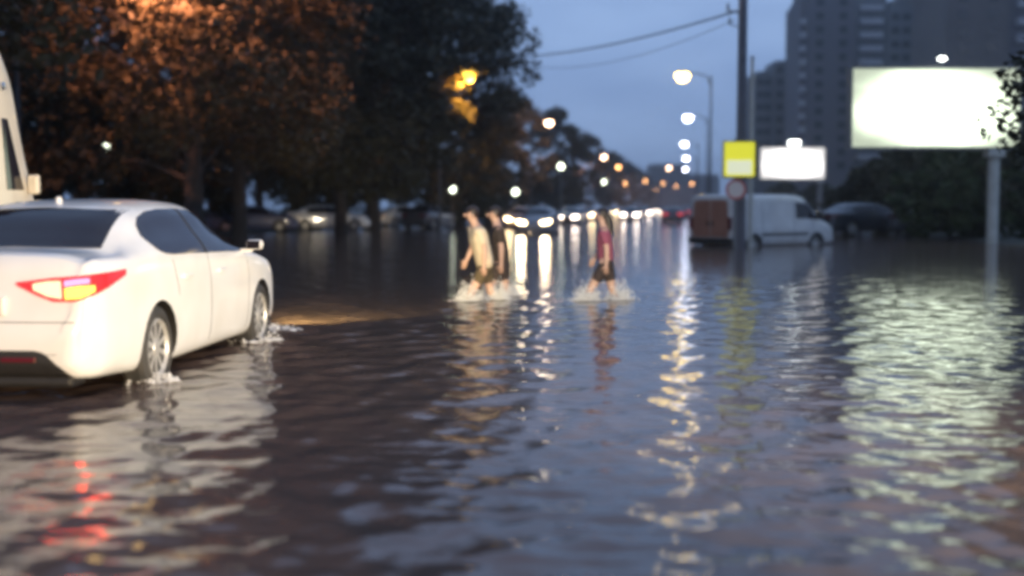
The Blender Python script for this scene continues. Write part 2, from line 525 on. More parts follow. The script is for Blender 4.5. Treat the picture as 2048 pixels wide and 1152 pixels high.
bush = tree_proto('bush', 'low dark bush behind the blue parked car', 3.6, 2.6, 0.2, M['leaf_dark'], 8, 40, 90, 0.2, 0.08, 'bush')
bush['group'] = BG
bush.location = (road(-26, 66), 66, 0.05)
bush_g = tree_proto('bush', 'green bush below the right half of the large billboard', 3.9, 2.5, 0.2, M['leaf_green'], 9, 40, 90, 0.18, 0.08, 'bush')  # greener, lighter leaves than the dark bushes
bush_g['group'] = BG
bush_g.location = (at(1900, 415, 52).x, 52, 0.05)
for src, x, Y, rz, s, lab in [
        (bush, road(-25, 46), 46, 1, 1.1, 'low dark bush behind the front of the white sedan'),
        (bush, road(-25, 56), 56, 2, 1.1, 'low dark bush right above the sedan mirror'),
        (bush, road(-24, 80), 80, 3, 1.15, 'low dark bush behind the grey parked car'),
        (bush, road(-18, 97), 97, 4, 1.2, 'low dark bush left of the lower white park lamp'),
        (bush, road(-19, 112), 112, 5, 1.3, 'olive bush between the two white park lamps'),
        (bush, road(-18.5, 128), 128, 6, 1.3, 'olive bush right of the higher white park lamp'),
        (bush, road(-18.5, 168), 168, 1, 1.4, 'bush at the foot of the rounded brownish tree'),
        (bush, at(1722, 415, 62).x, 62, 2, .72, 'low dark bush between the two white billboards'),
        (bush, at(1795, 415, 60).x, 60, 3, 1.1, 'dark bush under the left end of the large billboard'),
        (bush, at(1875, 415, 61).x, 61, 4, 1.15, 'dark bush under the middle of the large billboard'),
        (bush_g, at(1985, 415, 50).x, 50, 2, 1.0, 'green bush behind the pole of the large billboard'),
        (bush, at(2060, 415, 50).x, 50, 5, 1.2, 'dark bush at the right edge beyond the pole'),
        (bush, at(1640, 415, 130).x, 130, 5, 1.0, 'dark bush behind the windscreen of the white van'),
        (bush, at(1570, 415, 128).x, 128, 1, 1.0, 'dark bush below the small billboard')]:
    dup(src, (x, Y, 0.02), rz, lab, BG, (s, s, s))
hg = thing('hedge', 'long dark belt of shrubs closing the view behind the trees on the left', 'hedge', (0, 0, 0))
hr = random.Random(77)
hc = []
for k in range(300):
    Y_ = 40 + 150 * (k / 300.0); h_ = hr.uniform(.2, 1.0) ** .8
    hc.append((Vector((road(-34 + hr.uniform(-1.5, 1.5), Y_), Y_, 9.0 * h_)), 1.6))
link('foliage', leaves_mesh('foliage', hc, 90, .36, 78), M['leaf_dark'], hg, kind='stuff')
hb = bmesh.new()
for k in range(24):
    Y_ = 42 + 6.2 * k
    tube(hb, [(road(-34, Y_), Y_, -.3), (road(-34.2, Y_), Y_ + .2, 3), (road(-34, Y_), Y_, 5.5)], [.12, .09, .03], 6)
link('stems', from_bm(hb), M['bark'], hg, kind='stuff')
near_tree = tree_proto('roadside_tree', 'dark tree at the right edge whose leaves overlap the large billboard', 6.5, 1.9, 0.5, M['leaf_dark'], 21, 80, 170, 0.085, 0.12)
near_tree.location = (8.98, 16.5, 0.0)

# ------------------------------------------------------------------ vehicles
def make_body(stations, ny=84, nv=30, wheel_y=(), wheel_r=0.37, wheel_z=0.33, half_w=0.92):
    """stations: (y, [(x,z) ...half section, bottom centre to top centre]); closed skin with wheel arches cut out"""
    ys = [s[0] for s in stations]
    K = len(stations[0][1])
    yq = np.unique(np.concatenate([np.linspace(ys[0], ys[-1], ny), np.array(ys)]))
    cx = np.array([pchip(ys, [s[1][k][0] for s in stations], yq) for k in range(K)])
    cz = np.array([pchip(ys, [s[1][k][1] for s in stations], yq) for k in range(K)])
    bm = bmesh.new(); rows = []
    tq = np.linspace(0, K - 1, nv)
    for j, y in enumerate(yq):
        # centripetal-like parameter: rounded between the control points
        x, z = pchip(range(K), cx[:, j], tq), pchip(range(K), cz[:, j], tq)
        x[0] = x[-1] = 0
        right = [bm.verts.new((x[i], y, z[i])) for i in range(nv)]
        left = [bm.verts.new((-x[i], y, z[i])) for i in range(nv - 2, 0, -1)]
        rows.append(right + left)
    n = len(rows[0])
    for r0, r1 in zip(rows, rows[1:]):
        for k in range(n):
            bm.faces.new((r0[k], r0[(k + 1) % n], r1[(k + 1) % n], r1[k]))
    bm.faces.new(rows[0]); bm.faces.new(rows[-1])
    me = from_bm(bm, 'body')
    if wheel_y:
        o = bpy.data.objects.new('tmp', me); C.objects.link(o)
        cut = bmesh.new()
        for y in wheel_y:
            for s in (-1, 1):
                lathe(cut, [(s * (half_w - 0.27), wheel_r), (s * (half_w + 0.3), wheel_r)], 'X', 36, (0, y, wheel_z))
        bmesh.ops.recalc_face_normals(cut, faces=cut.faces)
        cm = bpy.data.meshes.new('cut'); cut.to_mesh(cm); cut.free()
        co = bpy.data.objects.new('tmp_cut', cm); C.objects.link(co)
        md = o.modifiers.new('b', 'BOOLEAN'); md.object = co; md.operation = 'DIFFERENCE'; md.solver = 'EXACT'
        dg = bpy.context.evaluated_depsgraph_get()
        me2 = bpy.data.meshes.new_from_object(o.evaluated_get(dg))
        bpy.data.objects.remove(o); bpy.data.objects.remove(co)
        me2.materials.clear()
        me = me2
        wells = [p.index for p in me.polygons for y in wheel_y
                 if math.hypot(p.center.y - y, p.center.z - wheel_z) < wheel_r + .004 and abs(p.center.x) < half_w - .006 - .06 * (math.hypot(p.center.y - y, p.center.z - wheel_z) > wheel_r - .02) * 0]
    me.polygons.foreach_set('use_smooth', [True] * len(me.polygons))
    me.set_sharp_from_angle(angle=R(38))
    me['wells'] = wells if wheel_y else []
    return me

def paint_body(me, paint):
    me.materials.append(paint); me.materials.append(M['black_plastic'])
    for i in me['wells']: me.polygons[i].material_index = 1

class Skin:
    """lays thin patches on a body by casting rays at it"""
    def __init__(self, me):
        bm = bmesh.new(); bm.from_mesh(me)
        self.t = BVHTree.FromBMesh(bm); bm.free()
    def hit(self, p, d, lift):
        h = self.t.ray_cast(Vector(p), Vector(d))
        if h[0] is None: return None
        return h[0] - Vector(d).normalized() * lift
    def patch(self, lower, upper, d, nu=24, nv=8, lift=0.004, thick=0.02):
        """lower/upper: polylines of points out along -d; the band between them is dropped on the body"""
        def res(pl):
            pl = [Vector(p) for p in pl]
            L = [0]
            for a, b_ in zip(pl, pl[1:]): L.append(L[-1] + max((b_ - a).length, 1e-6))
            out = []
            for t in np.linspace(0, L[-1], nu):
                k = min(max(np.searchsorted(L, t) - 1, 0), len(pl) - 2)
                out.append(pl[k].lerp(pl[k + 1], (t - L[k]) / (L[k + 1] - L[k])))
            return out
        lo, up = res(lower), res(upper)
        dv = Vector(d).normalized()
        bm = bmesh.new(); g = []
        last = None
        for i in range(nu):
            row = []
            for j in range(nv):
                p = lo[i].lerp(up[i], j / (nv - 1))
                h = self.hit(p, dv, lift)
                if h is None: h = last if last is not None else p + dv
                else: last = h
                row.append(bm.verts.new(h))
            g.append(row)
        back = [[bm.verts.new(v.co + dv * thick) for v in row] for row in g]
        for i in range(nu - 1):
            for j in range(nv - 1):
                bm.faces.new((g[i][j], g[i + 1][j], g[i + 1][j + 1], g[i][j + 1]))
                bm.faces.new((back[i][j], back[i][j + 1], back[i + 1][j + 1], back[i + 1][j]))
        rim = [(i, 0) for i in range(nu)] + [(nu - 1, j) for j in range(1, nv)] + [(i, nv - 1) for i in range(nu - 2, -1, -1)] + [(0, j) for j in range(nv - 2, 0, -1)]
        for a, c in zip(rim, rim[1:] + rim[:1]):
            try: bm.faces.new((g[a[0]][a[1]], back[a[0]][a[1]], back[c[0]][c[1]], g[c[0]][c[1]]))
            except ValueError: pass
        me = from_bm(bm, 'patch')
        me.polygons.foreach_set('use_smooth', [True] * len(me.polygons))
        me.set_sharp_from_angle(angle=R(40))
        return me

def tyre_mesh(r, w):
    bm = bmesh.new()
    ri = r * 0.68
    lathe(bm, [(-w / 2 + .03, ri), (-w / 2, ri + .02), (-w / 2 - .004, r - .06), (-w / 2 + .02, r - .012), (-w / 4, r), (0, r), (w / 4, r),
               (w / 2 - .02, r - .012), (w / 2 + .004, r - .06), (w / 2, ri + .02), (w / 2 - .03, ri)], 'X', 40)
    me = from_bm(bm, 'tyre'); me.materials.append(M['rubber']); return me

def rim_mesh(r, w, n=10):
    bm = bmesh.new()
    ri = r * 0.69
    lathe(bm, [(w / 2 - .10, ri), (w / 2 - .012, ri), (w / 2 - .006, ri - .012), (w / 2 - .03, ri - .03), (w / 2 - .085, ri - .035)], 'X', 40)
    lathe(bm, [(w / 2 - .1, .07), (w / 2 - .035, .07), (w / 2 - .02, .055), (w / 2 - .018, .02)], 'X', 20)
    for k in range(n):
        rot = Matrix.Rotation(2 * math.pi * k / n, 3, 'X')
        box(bm, (w / 2 - .075, -.022, .045), (w / 2 - .028, .022, ri - .02), 0.006, rot)
    me = from_bm(bm, 'rim'); me.materials.append(M['alloy']); return me

def add_wheels(t, ys, half_w, r, w=0.21, z=None):
    tm, rm = tyre_mesh(r, w), rim_mesh(r, w)
    hm = bpy.data.meshes.new('wheel')
    bmh = bmesh.new(); lathe(bmh, [(-w / 2 + .02, r * .6), (w / 2 - .11, r * .6)], 'X', 24); bmesh.ops.recalc_face_normals(bmh, faces=bmh.faces)
    bmh.to_mesh(hm); bmh.free(); hm.materials.append(M['black_plastic'])
    for y in ys:
        for s in (1, -1):
            wh = link('wheel', hm, None, t)
            wh.location = (s * (half_w - w / 2 - 0.02), y, z if z else r)
            if s < 0: wh.rotation_euler = (0, 0, math.pi)
            link('tyre', tm, None, wh); link('rim', rm, None, wh)

def sec(w, zb, zt, zbelt=None, wr=None, wm=None, hood=False):
    """half section, bottom centre to top centre"""
    wm = wm or w
    zbelt = zbelt if zbelt is not None else zt - 0.07
    wr = wr if wr is not None else w - 0.10
    zs = zb + (zbelt - zb) * 0.22
    zm = zb + (zbelt - zb) * 0.58
    k = 0.05 if not hood else 0.02
    return [(0, zb), (w * 0.86, zb), (w - 0.025, zs - 0.06), (w, zm - .12), (w, zm + .06), (w - 0.03, zbelt),
            ((w - .03) * .42 + wr * .58, zbelt + (zt - zbelt) * .5), (wr, zt - k - (zt - zbelt) * .08), (wr - .16, zt - .018), (wr * .4, zt - .003), (0, zt)]

SEDAN = [(0.00, sec(.70, .34, .60, .55, .62)), (0.03, sec(.76, .27, .72, .66, .68)), (0.07, sec(.80, .24, .98, .86, .70)),
         (0.12, sec(.83, .23, 1.065, .955, .72)), (0.22, sec(.87, .22, 1.088, .985, .74)), (0.45, sec(.895, .21, 1.088, 1.0, .74)),
         (0.62, sec(.905, .2, 1.095, 1.0, .735)), (0.78, sec(.912, .19, 1.17, 1.0, .70)), (1.05, sec(.915, .18, 1.315, .995, .645)), (1.30, sec(.915, .18, 1.405, .99, .615)),
         (1.55, sec(.915, .18, 1.44, .985, .605)), (2.1, sec(.915, .18, 1.458, .975, .61)), (2.6, sec(.912, .18, 1.445, .96, .61)),
         (2.95, sec(.91, .18, 1.385, .95, .60)), (3.3, sec(.91, .18, 1.235, .945, .62)), (3.65, sec(.908, .18, 1.06, .935, .68)),
         (3.85, sec(.905, .19, .985, .92, .76)), (4.25, sec(.89, .2, .915, .86, .76)), (4.55, sec(.84, .21, .83, .78, .72)),
         (4.74, sec(.76, .23, .72, .66, .62)), (4.83, sec(.66, .28, .58, .52, .52)), (4.845, sec(.60, .32, .5, .46, .48))]

def make_sedan(name, label, paint, detail=True, group=None, lights='none', cat='car', tails=False):
    t = thing(name, label, cat, group=group)
    WY = (1.12, 3.915)
    me = make_body(SEDAN, 84 if detail else 40, 34 if detail else 20, WY, 0.365, 0.325, 0.92)
    paint_body(me, paint)
    link('body', me, None, t)
    sk = Skin(me)
    X = 3.0
    for s in (1, -1):
        d = (-s, 0, 0)
        # greenhouse glass: rear door pane and front door pane split by the B pillar
        def pane(lo, up, nu=26): link('side_window', sk.patch([(s * X, *p) for p in lo], [(s * X, *p) for p in up], d, nu, 12, .006), M['glass'], t)
        pane([(1.17, 1.16), (1.22, 1.08), (1.32, 1.035), (1.5, 1.02), (2.28, 1.005)],
             [(1.17, 1.17), (1.23, 1.25), (1.36, 1.31), (1.6, 1.355), (1.9, 1.375), (2.28, 1.377)])
        pane([(2.36, 1.003), (2.9, .992), (3.52, .978)], [(2.36, 1.376), (2.62, 1.362), (2.82, 1.325), (3.1, 1.205), (3.35, 1.08), (3.52, .986)])
        link('door_pillar', sk.patch([(s * X, 2.283, 1.0), (s * X, 2.357, 1.0)], [(s * X, 2.283, 1.376), (s * X, 2.357, 1.376)], d, 4, 12, .0065), M['black_plastic'], t)
        if detail:
            # door shut lines and handles
            for y0, y1, z0 in ((1.52, 1.46, .70), (2.32, 2.32, .26), (3.42, 3.48, .26)):
                link('door_seam', sk.patch([(s * X, y0, z0), (s * X, y1, .985)], [(s * X, y0 + .008, z0), (s * X, y1 + .008, .985)], d, 14, 2, .002, .006), M['seam'], t)
            for y in (1.72, 2.62):
                h = sk.hit((s * X, y, .84), d, 0)
                bm = bmesh.new(); box(bm, (h.x - .012 * s if s > 0 else h.x - .03, y - .10, .825), (h.x + .03 if s > 0 else h.x + .012, y + .10, .855), .01)
                link('door_handle', from_bm(bm), paint, t)
        bm = bmesh.new()                                          # door mirror
        h = sk.hit((s * X, 3.34, .985), d, 0)
        box(bm, (h.x + s * .05, 3.37, .99), (h.x + s * .20, 3.48, 1.085), .03)
        box(bm, (h.x - s * .02, 3.40, .965), (h.x + s * .10, 3.46, 1.0), .008)
        mo = link('mirror', from_bm(bm), paint, t, smooth=45)
        bm = bmesh.new(); box(bm, (h.x + s * .066, 3.362, 1.0), (h.x + s * .188, 3.368, 1.075)); link('mirror_glass', from_bm(bm), M['glass'], mo)
    # rear and front screens
    link('rear_window', sk.patch([(x, -2, 1.105 - .02 * abs(x)) for x in (-.63, -.3, 0, .3, .63)], [(x, -2, 1.385 - .03 * abs(x)) for x in (-.565, -.28, 0, .28, .565)], (0, 1, 0), 44, 18, .007), M['glass'], t)
    link('windshield', sk.patch([(x, 7, 1.02 - .02 * abs(x)) for x in (-.70, -.3, 0, .3, .70)], [(x, 7, 1.365 - .03 * abs(x)) for x in (-.54, -.25, 0, .25, .54)], (0, -1, 0), 30, 10, .003), M['glass'], t)
    for s in (1, -1):
        # tail lamp wraps round the corner: swept along diagonal rays
        dd = Vector((-s * .62, .78, 0)).normalized()
        def tl(pts): return [Vector((s * a, b_, z)) - dd * 1.2 for a, b_, z in pts]
        lens = sk.patch(tl([(.335, 0.02, .865), (.45, .04, .80), (.56, .05, .755), (.68, .08, .755), (.80, .16, .80), (.93, .46, .915)]),
                        tl([(.335, 0.02, .885), (.45, .04, .90), (.56, .05, .915), (.68, .08, .925), (.80, .16, .94), (.93, .46, .955)]), dd, 40, 10, .012, .03)
        lo = link('tail_light', lens, M['red_lens'] if (detail or tails) else M['dim_red'], t)
        if detail:
            inner = sk.patch(tl([(.43, 0.04, .835), (.52, .05, .79), (.61, .06, .775)]), tl([(.43, .04, .875), (.52, .05, .892), (.61, .06, .895)]), dd, 16, 6, .017, .01)
            link('brake_lamp', inner, M['clear_lit'], lo)
            amb = sk.patch(tl([(.625, .07, .772), (.70, .1, .778), (.79, .16, .822)]), tl([(.625, .07, .845), (.70, .1, .86), (.79, .16, .862)]), dd, 16, 6, .017, .01)
            link('turn_signal', amb, M['amber_lit'], lo)
            redb = sk.patch(tl([(.625, .07, .856), (.70, .1, .872), (.76, .14, .878)]), tl([(.625, .07, .895), (.70, .1, .908), (.76, .14, .912)]), dd, 12, 5, .017, .01)
            link('running_lamp', redb, M['red_lit'], lo)
        # headlamps
        dh = Vector((-s * .5, -.86, 0)).normalized()
        def hl(pts): return [Vector((s * a, b_, z)) - dh * 1.2 for a, b_, z in pts]
        hm = sk.patch(hl([(.38, 4.8, .60), (.56, 4.74, .61), (.80, 4.5, .70)]), hl([(.38, 4.8, .68), (.56, 4.74, .72), (.80, 4.5, .775)]), dh, 16, 5, .012, .02)
        link('headlight', hm, {'warm': M['head_lit'], 'cool': M['head_pink'], 'none': M['chrome']}[lights], t)
    if detail:
        link('rear_diffuser', sk.patch([(x, -2, z) for x, z in ((-.69, .242), (-.3, .242), (.3, .242), (.69, .242))],
             [(x, -2, z) for x, z in ((-.69, .25), (-.52, .41), (-.46, .43), (.46, .43), (.52, .41), (.69, .25))], (0, 1, 0), 44, 8, .006, .03), M['black_plastic'], t)
        bm = bmesh.new(); box(bm, (-.68, .06, .17), (.68, .3, .25), .03); link('under_tray', from_bm(bm), M['black_plastic'], t)
        for s in (1, -1):
            bm = bmesh.new(); h = sk.hit((s * .34, -2, .37), (0, 1, 0), .012); box(bm, (s * .34 - .12, h.y - .006, .352), (s * .34 + .12, h.y + .02, .385), .006); link('reflector', from_bm(bm), M['dim_red'], t)
        bm = bmesh.new(); box(bm, (-.25, .0, .66), (.25, .05, .79), .012); link('plate_recess', from_bm(bm), paint, t)
        bm = bmesh.new(); box(bm, (-.24, -.012, .668), (.24, -.002, .78), .004); link('license_plate', from_bm(bm), M['plate'], t)
        bm = bmesh.new(); lathe(bm, [(0, .03), (.05, .02), (.055, .005)], 'Z', 10, (0, 1.42, 1.415)); link('roof_antenna', from_bm(bm), paint, t)
        link('trunk_seam', sk.patch([(x, -2, .615) for x in (-.72, 0, .72)], [(x, -2, .622) for x in (-.72, 0, .72)], (0, 1, 0), 30, 2, .002, .006), M['seam'], t)
        link('exhaust_trim', sk.patch([(x, -2, .40) for x in (-.6, 0, .6)], [(x, -2, .405) for x in (-.6, 0, .6)], (0, 1, 0), 30, 2, .002, .006), M['seam'], t)
    add_wheels(t, WY, 0.915, 0.325)
    return t

sedan = make_sedan('white_sedan', 'white four-door sedan with a lit tail lamp driving through the water in the left foreground', M['white_paint'])
CAR_RZ = -math.atan2(0.20, 2.79)                                   # heading slightly to the right
# place so that the near rear wheel meets the photo's rear wheel
rw = Vector((0.90, 1.12, 0)); rw.rotate(Matrix.Rotation(CAR_RZ, 3, 'Z'))
sedan.location = (-2.66 - rw.x, 9.22 - rw.y, -0.085)
spot('headlight_or_fill_beam', (-.62, 4.9, .62), (-.4, 8.2, -.1), 450, (1, .78, .34), 50, .8, .05, sedan)
spot('headlight_or_fill_beam', (.62, 4.9, .62), (1.3, 7.6, -.1), 800, (1, .78, .34), 60, .8, .05, sedan)

# tall minibus at the left edge: only its raked front corner shows
BUS = [(0.0, sec(.90, .45, 2.9, 1.35, .80)), (0.1, sec(.97, .4, 3.0, 1.35, .86)), (3.5, sec(1.0, .4, 3.03, 1.35, .88)), (4.9, sec(1.0, .4, 3.03, 1.35, .88)),
       (5.45, sec(1.0, .4, 3.0, 1.35, .87)), (5.68, sec(.99, .4, 2.75, 1.33, .86)), (5.84, sec(.985, .4, 2.25, 1.3, .86)), (6.02, sec(.97, .4, 1.75, 1.25, .86)), (6.2, sec(.95, .42, 1.35, 1.15, .86)),
       (6.5, sec(.88, .45, 1.1, .95, .8)), (6.7, sec(.76, .5, .85, .75, .68))]
def make_minibus():
    t = thing('minibus', 'tall cream minibus cut off by the left edge, its raked front pillar showing', 'minibus')
    me = make_body(BUS, 70, 34, (1.3, 5.35), .42, .38, 1.0)
    paint_body(me, M['cream_paint'])
    link('body', me, None, t)
    sk = Skin(me)
    for s in (1, -1):
        d = (-s, 0, 0)
        for y0, y1 in ((.35, 1.55), (1.65, 2.85), (2.95, 4.0)):
            link('side_window', sk.patch([(s * 3, y0, 1.55), (s * 3, y1, 1.55)], [(s * 3, y0, 2.5), (s * 3, y1, 2.5)], d, 10, 8, .004), M['glass'], t)
        link('door_window', sk.patch([(s * 3, 4.15, 1.5), (s * 3, 4.98, 1.5)], [(s * 3, 4.15, 2.45), (s * 3, 4.98, 2.45)], d, 10, 8, .004), M['glass'], t)
        link('quarter_window', sk.patch([(s * 3, 5.38, 1.5), (s * 3, 5.78, 1.5)], [(s * 3, 5.38, 2.2), (s * 3, 5.52, 2.2)], d, 10, 8, .004), M['glass'], t)
        for y in (5.16, 4.06):
            link('door_seam', sk.patch([(s * 3, y, .6), (s * 3, y, 2.7)], [(s * 3, y + .014, .6), (s * 3, y + .014, 2.7)], d, 14, 2, .002, .008), M['seam'], t)
        h = sk.hit((s * 3, 5.82, 1.5), d, 0)
        bm = bmesh.new(); box(bm, (h.x + s * .0, 5.84, 1.46), (h.x + s * .13, 5.92, 1.66), .03); link('mirror', from_bm(bm), M['cream_paint'], t)
    link('windshield', sk.patch([(x, 9, 1.42) for x in (-.8, 0, .8)], [(x, 9, 2.75) for x in (-.72, 0, .72)], (0, -1, 0), 16, 10, .004), M['glass'], t)
    link('rear_window', sk.patch([(x, -3, 1.6) for x in (-.7, 0, .7)], [(x, -3, 2.5) for x in (-.7, 0, .7)], (0, 1, 0), 10, 8, .004), M['glass'], t)
    bm = bmesh.new(); lathe(bm, [(0, .045), (.05, .04), (.06, .01)], 'X', 12, (.945, 5.3, 2.5)); link('marker_lamp', from_bm(bm), M['chrome'], t)
    add_wheels(t, (1.3, 5.35), .99, .38)
    return t
bus = make_minibus()
BUS_RZ = -0.10
p = at(76, 400, 13.6)
fr = Vector((.93, 6.1, 0)); fr.rotate(Matrix.Rotation(BUS_RZ, 3, 'Z'))
bus.location = (p.x - fr.x, p.y - fr.y, -0.12)
bus.scale = (1, 1, 1.07)

# white panel van stalled by the sign post
VAN = [(0.0, sec(.86, .42, 1.78, 1.1, .78)), (0.05, sec(.93, .38, 1.92, 1.1, .84)), (.3, sec(.95, .36, 1.96, 1.1, .85)), (2.8, sec(.95, .34, 1.97, 1.1, .84)), (3.35, sec(.95, .34, 1.93, 1.1, .82)),
       (3.65, sec(.95, .34, 1.76, 1.1, .80)), (4.0, sec(.945, .34, 1.45, 1.08, .80)), (4.25, sec(.94, .35, 1.22, 1.05, .80)), (4.6, sec(.91, .36, 1.08, .98, .78)), (4.9, sec(.84, .38, .94, .84, .72)), (5.0, sec(.74, .42, .78, .7, .64))]
def make_van():
    t = thing('panel_van', 'white panel van stalled in the water behind the yellow sign', 'van')
    me = make_body(VAN, 60, 30, (.95, 3.95), .40, .34, .95)
    paint_body(me, M['van_paint'])
    link('body', me, None, t)
    sk = Skin(me)
    for s in (1, -1):
        d = (-s, 0, 0)
        link('door_window', sk.patch([(s * 3, 2.95, 1.2), (s * 3, 4.12, 1.17)], [(s * 3, 2.95, 1.72), (s * 3, 3.6, 1.69)], d, 14, 6, .004), M['glass'], t)
        for y in (1.35, 2.85, 3.75):
            link('door_seam', sk.patch([(s * 3, y, .5), (s * 3, y, 1.75 if y < 3.5 else 1.12)], [(s * 3, y + .015, .5), (s * 3, y + .015, 1.75 if y < 3.5 else 1.12)], d, 12, 2, .002, .008), M['seam'], t)
        link('side_trim', sk.patch([(s * 3, 1.3, .66), (s * 3, 3.5, .66)], [(s * 3, 1.3, .74), (s * 3, 3.5, .74)], d, 16, 3, .006, .01), M['black_plastic'], t)
        h = sk.hit((s * 3, 3.9, 1.2), d, 0)
        bm = bmesh.new(); box(bm, (h.x + s * .03, 3.9, 1.16), (h.x + s * .22, 4.02, 1.42), .03); link('mirror', from_bm(bm), M['black_plastic'], t)
        bm = bmesh.new(); box(bm, (s * .80 - .07, -.03, .85), (s * .80 + .07, .05, 1.25), .015); link('tail_light', from_bm(bm), M['dim_red'], t)
        link('headlight', sk.patch([(s * .5, 8, .78), (s * .78, 8, .82)], [(s * .5, 8, .9), (s * .78, 8, .98)], (0, -1, 0), 8, 5, .006), M['chrome'], t)
    for s in (1, -1):
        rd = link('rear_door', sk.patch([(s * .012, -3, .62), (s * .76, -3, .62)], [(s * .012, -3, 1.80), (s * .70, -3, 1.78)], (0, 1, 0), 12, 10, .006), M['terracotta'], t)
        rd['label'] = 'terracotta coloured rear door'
        bm = bmesh.new(); h = sk.hit((s * .1, -3, 1.05), (0, 1, 0), .012); box(bm, (s * .1 - .03, h.y - .03, .98), (s * .1 + .03, h.y + .006, 1.12), .008); link('door_handle', from_bm(bm), M['black_plastic'], rd)
    link('windshield', sk.patch([(x, 9, 1.24) for x in (-.72, 0, .72)], [(x, 9, 1.86) for x in (-.68, 0, .68)], (0, -1, 0), 16, 8, .004), M['glass'], t)
    bm = bmesh.new(); box(bm, (-.9, -.06, .42), (.9, .1, .6), .03); link('rear_bumper', from_bm(bm), M['black_plastic'], t)
    add_wheels(t, (.95, 3.95), .94, .34)
    return t
van = make_van()
VAN_RZ = -R(52)
van.rotation_euler = (0, 0, VAN_RZ)
van.scale = (1.08, 1.1, 1.07)
corner = Vector((.97, .1, 0)); corner.rotate(Matrix.Rotation(VAN_RZ, 3, 'Z'))
p = at(1468, 490, 40.5)
van.location = (p.x - corner.x, 40.5 - corner.y, -0.36)

for o_, rz_ in ((sedan, CAR_RZ), (bus, BUS_RZ)):
    o_.rotation_euler = (0, 0, rz_)

# traffic and parked cars further off
TR, PK = 'cars coming towards the camera with headlights on', 'cars parked along the left kerb'
onc = make_sedan('oncoming_car', 'nearest oncoming car, its bright headlights right of the wader in the pale shirt', M['grey_paint'], False, TR, 'warm')
def place_c(o, px, Y, rz, z=-0.1):
    # o's origin is the middle of its rear end; put the middle of the car at the pixel column
    c = Vector((0, 2.42, 0)); c.rotate(Matrix.Rotation(rz, 3, 'Z'))
    o.location = (at(px, 415, Y).x - c.x, Y - c.y, z); o.rotation_euler = (0, 0, rz)
RD = -math.atan(0.143)
place_c(onc, 1078, 62, math.pi + RD)
white_onc = make_sedan('oncoming_car', 'oncoming car with white headlights between the two waders', M['dark_paint'], False, TR, 'cool')
place_c(white_onc, 1140, 95, math.pi + RD)
for src, px, Y, lab in ((onc, 1046, 78, 'oncoming car just left behind the nearest oncoming car'), (onc, 1175, 118, 'oncoming car with headlights just left of the head of the wader in pink'),
                        (white_onc, 1262, 120, 'oncoming car with the pinkish white headlights right of the wader in pink'),
                        (white_onc, 1290, 165, 'oncoming car behind the pinkish white headlights, farthest right of the oncoming ones'),
                        (onc, 1225, 185, 'small far oncoming car above the shoulder of the wader in pink'),
                        (white_onc, 1312, 230, 'tiny oncoming car low among the last lamps, left one of the far pair'),
                        (onc, 1338, 300, 'tiny oncoming car low among the last lamps, right one of the far pair')):
    o = dup(src, (0, 0, 0), 0, lab, TR); place_c(o, px, Y, math.pi + RD)
for hx in (-.58, .58):
    spot('headlight_or_fill_beam', (hx, 4.95, .66), (hx * .6, 40, .55), 90, (1, .80, .55), 60, .9, .16, onc)
dark_car = make_sedan('dark_car', 'dark car driving away left of the white van', M['dark_paint'], False, None, 'none', tails=True)
place_c(dark_car, 1346, 105, RD)
dark_car['group'] = 'cars driving away with red tail lights'
for px, Y, lab in ((1366, 150, 'second dark car driving away, beyond the one left of the white van'), (1334, 175, 'dark car driving away in the lane left of the white van, third in line'), (1384, 215, 'farthest dark car driving away, just left of the van roof')):
    o = dup(dark_car, (0, 0, 0), 0, lab, 'cars driving away with red tail lights'); place_c(o, px, Y, RD)
parked = make_sedan('parked_car', 'white car parked side-on left of centre under the dark trees', M['white_paint'], False, PK)
place_c(parked, 655, 71, -R(80), -0.03)
pk_blue = make_sedan('parked_car', 'blue car parked side-on nearest to the mirror of the white sedan', M['blue_paint'], False, PK)
place_c(pk_blue, 505, 66, -R(84), -0.03)
pk_grey = dup(parked, (0, 0, 0), 0, 'pale car parked end-on right of the white side-on car', PK)
place_c(pk_grey, 815, 86, -R(60), -0.03)
black_car = make_sedan('parked_car', 'dark car parked to the right of the van bonnet', M['dark_paint'], False)
pk_dark = dup(black_car, (0, 0, 0), 0, 'small dark car parked left of the wader in the pale shirt', PK)
place_c(pk_dark, 858, 76, -R(20), -0.03)
RK = 'dark cars parked beneath the large billboard'
black_car['group'] = RK
place_c(black_car, 1730, 56, -R(70), 0.05)
pr = dup(black_car, (0, 0, 0), 0, 'dark car parked under the right half of the large billboard', RK)
place_c(pr, 1890, 54, -R(100), 0.05)

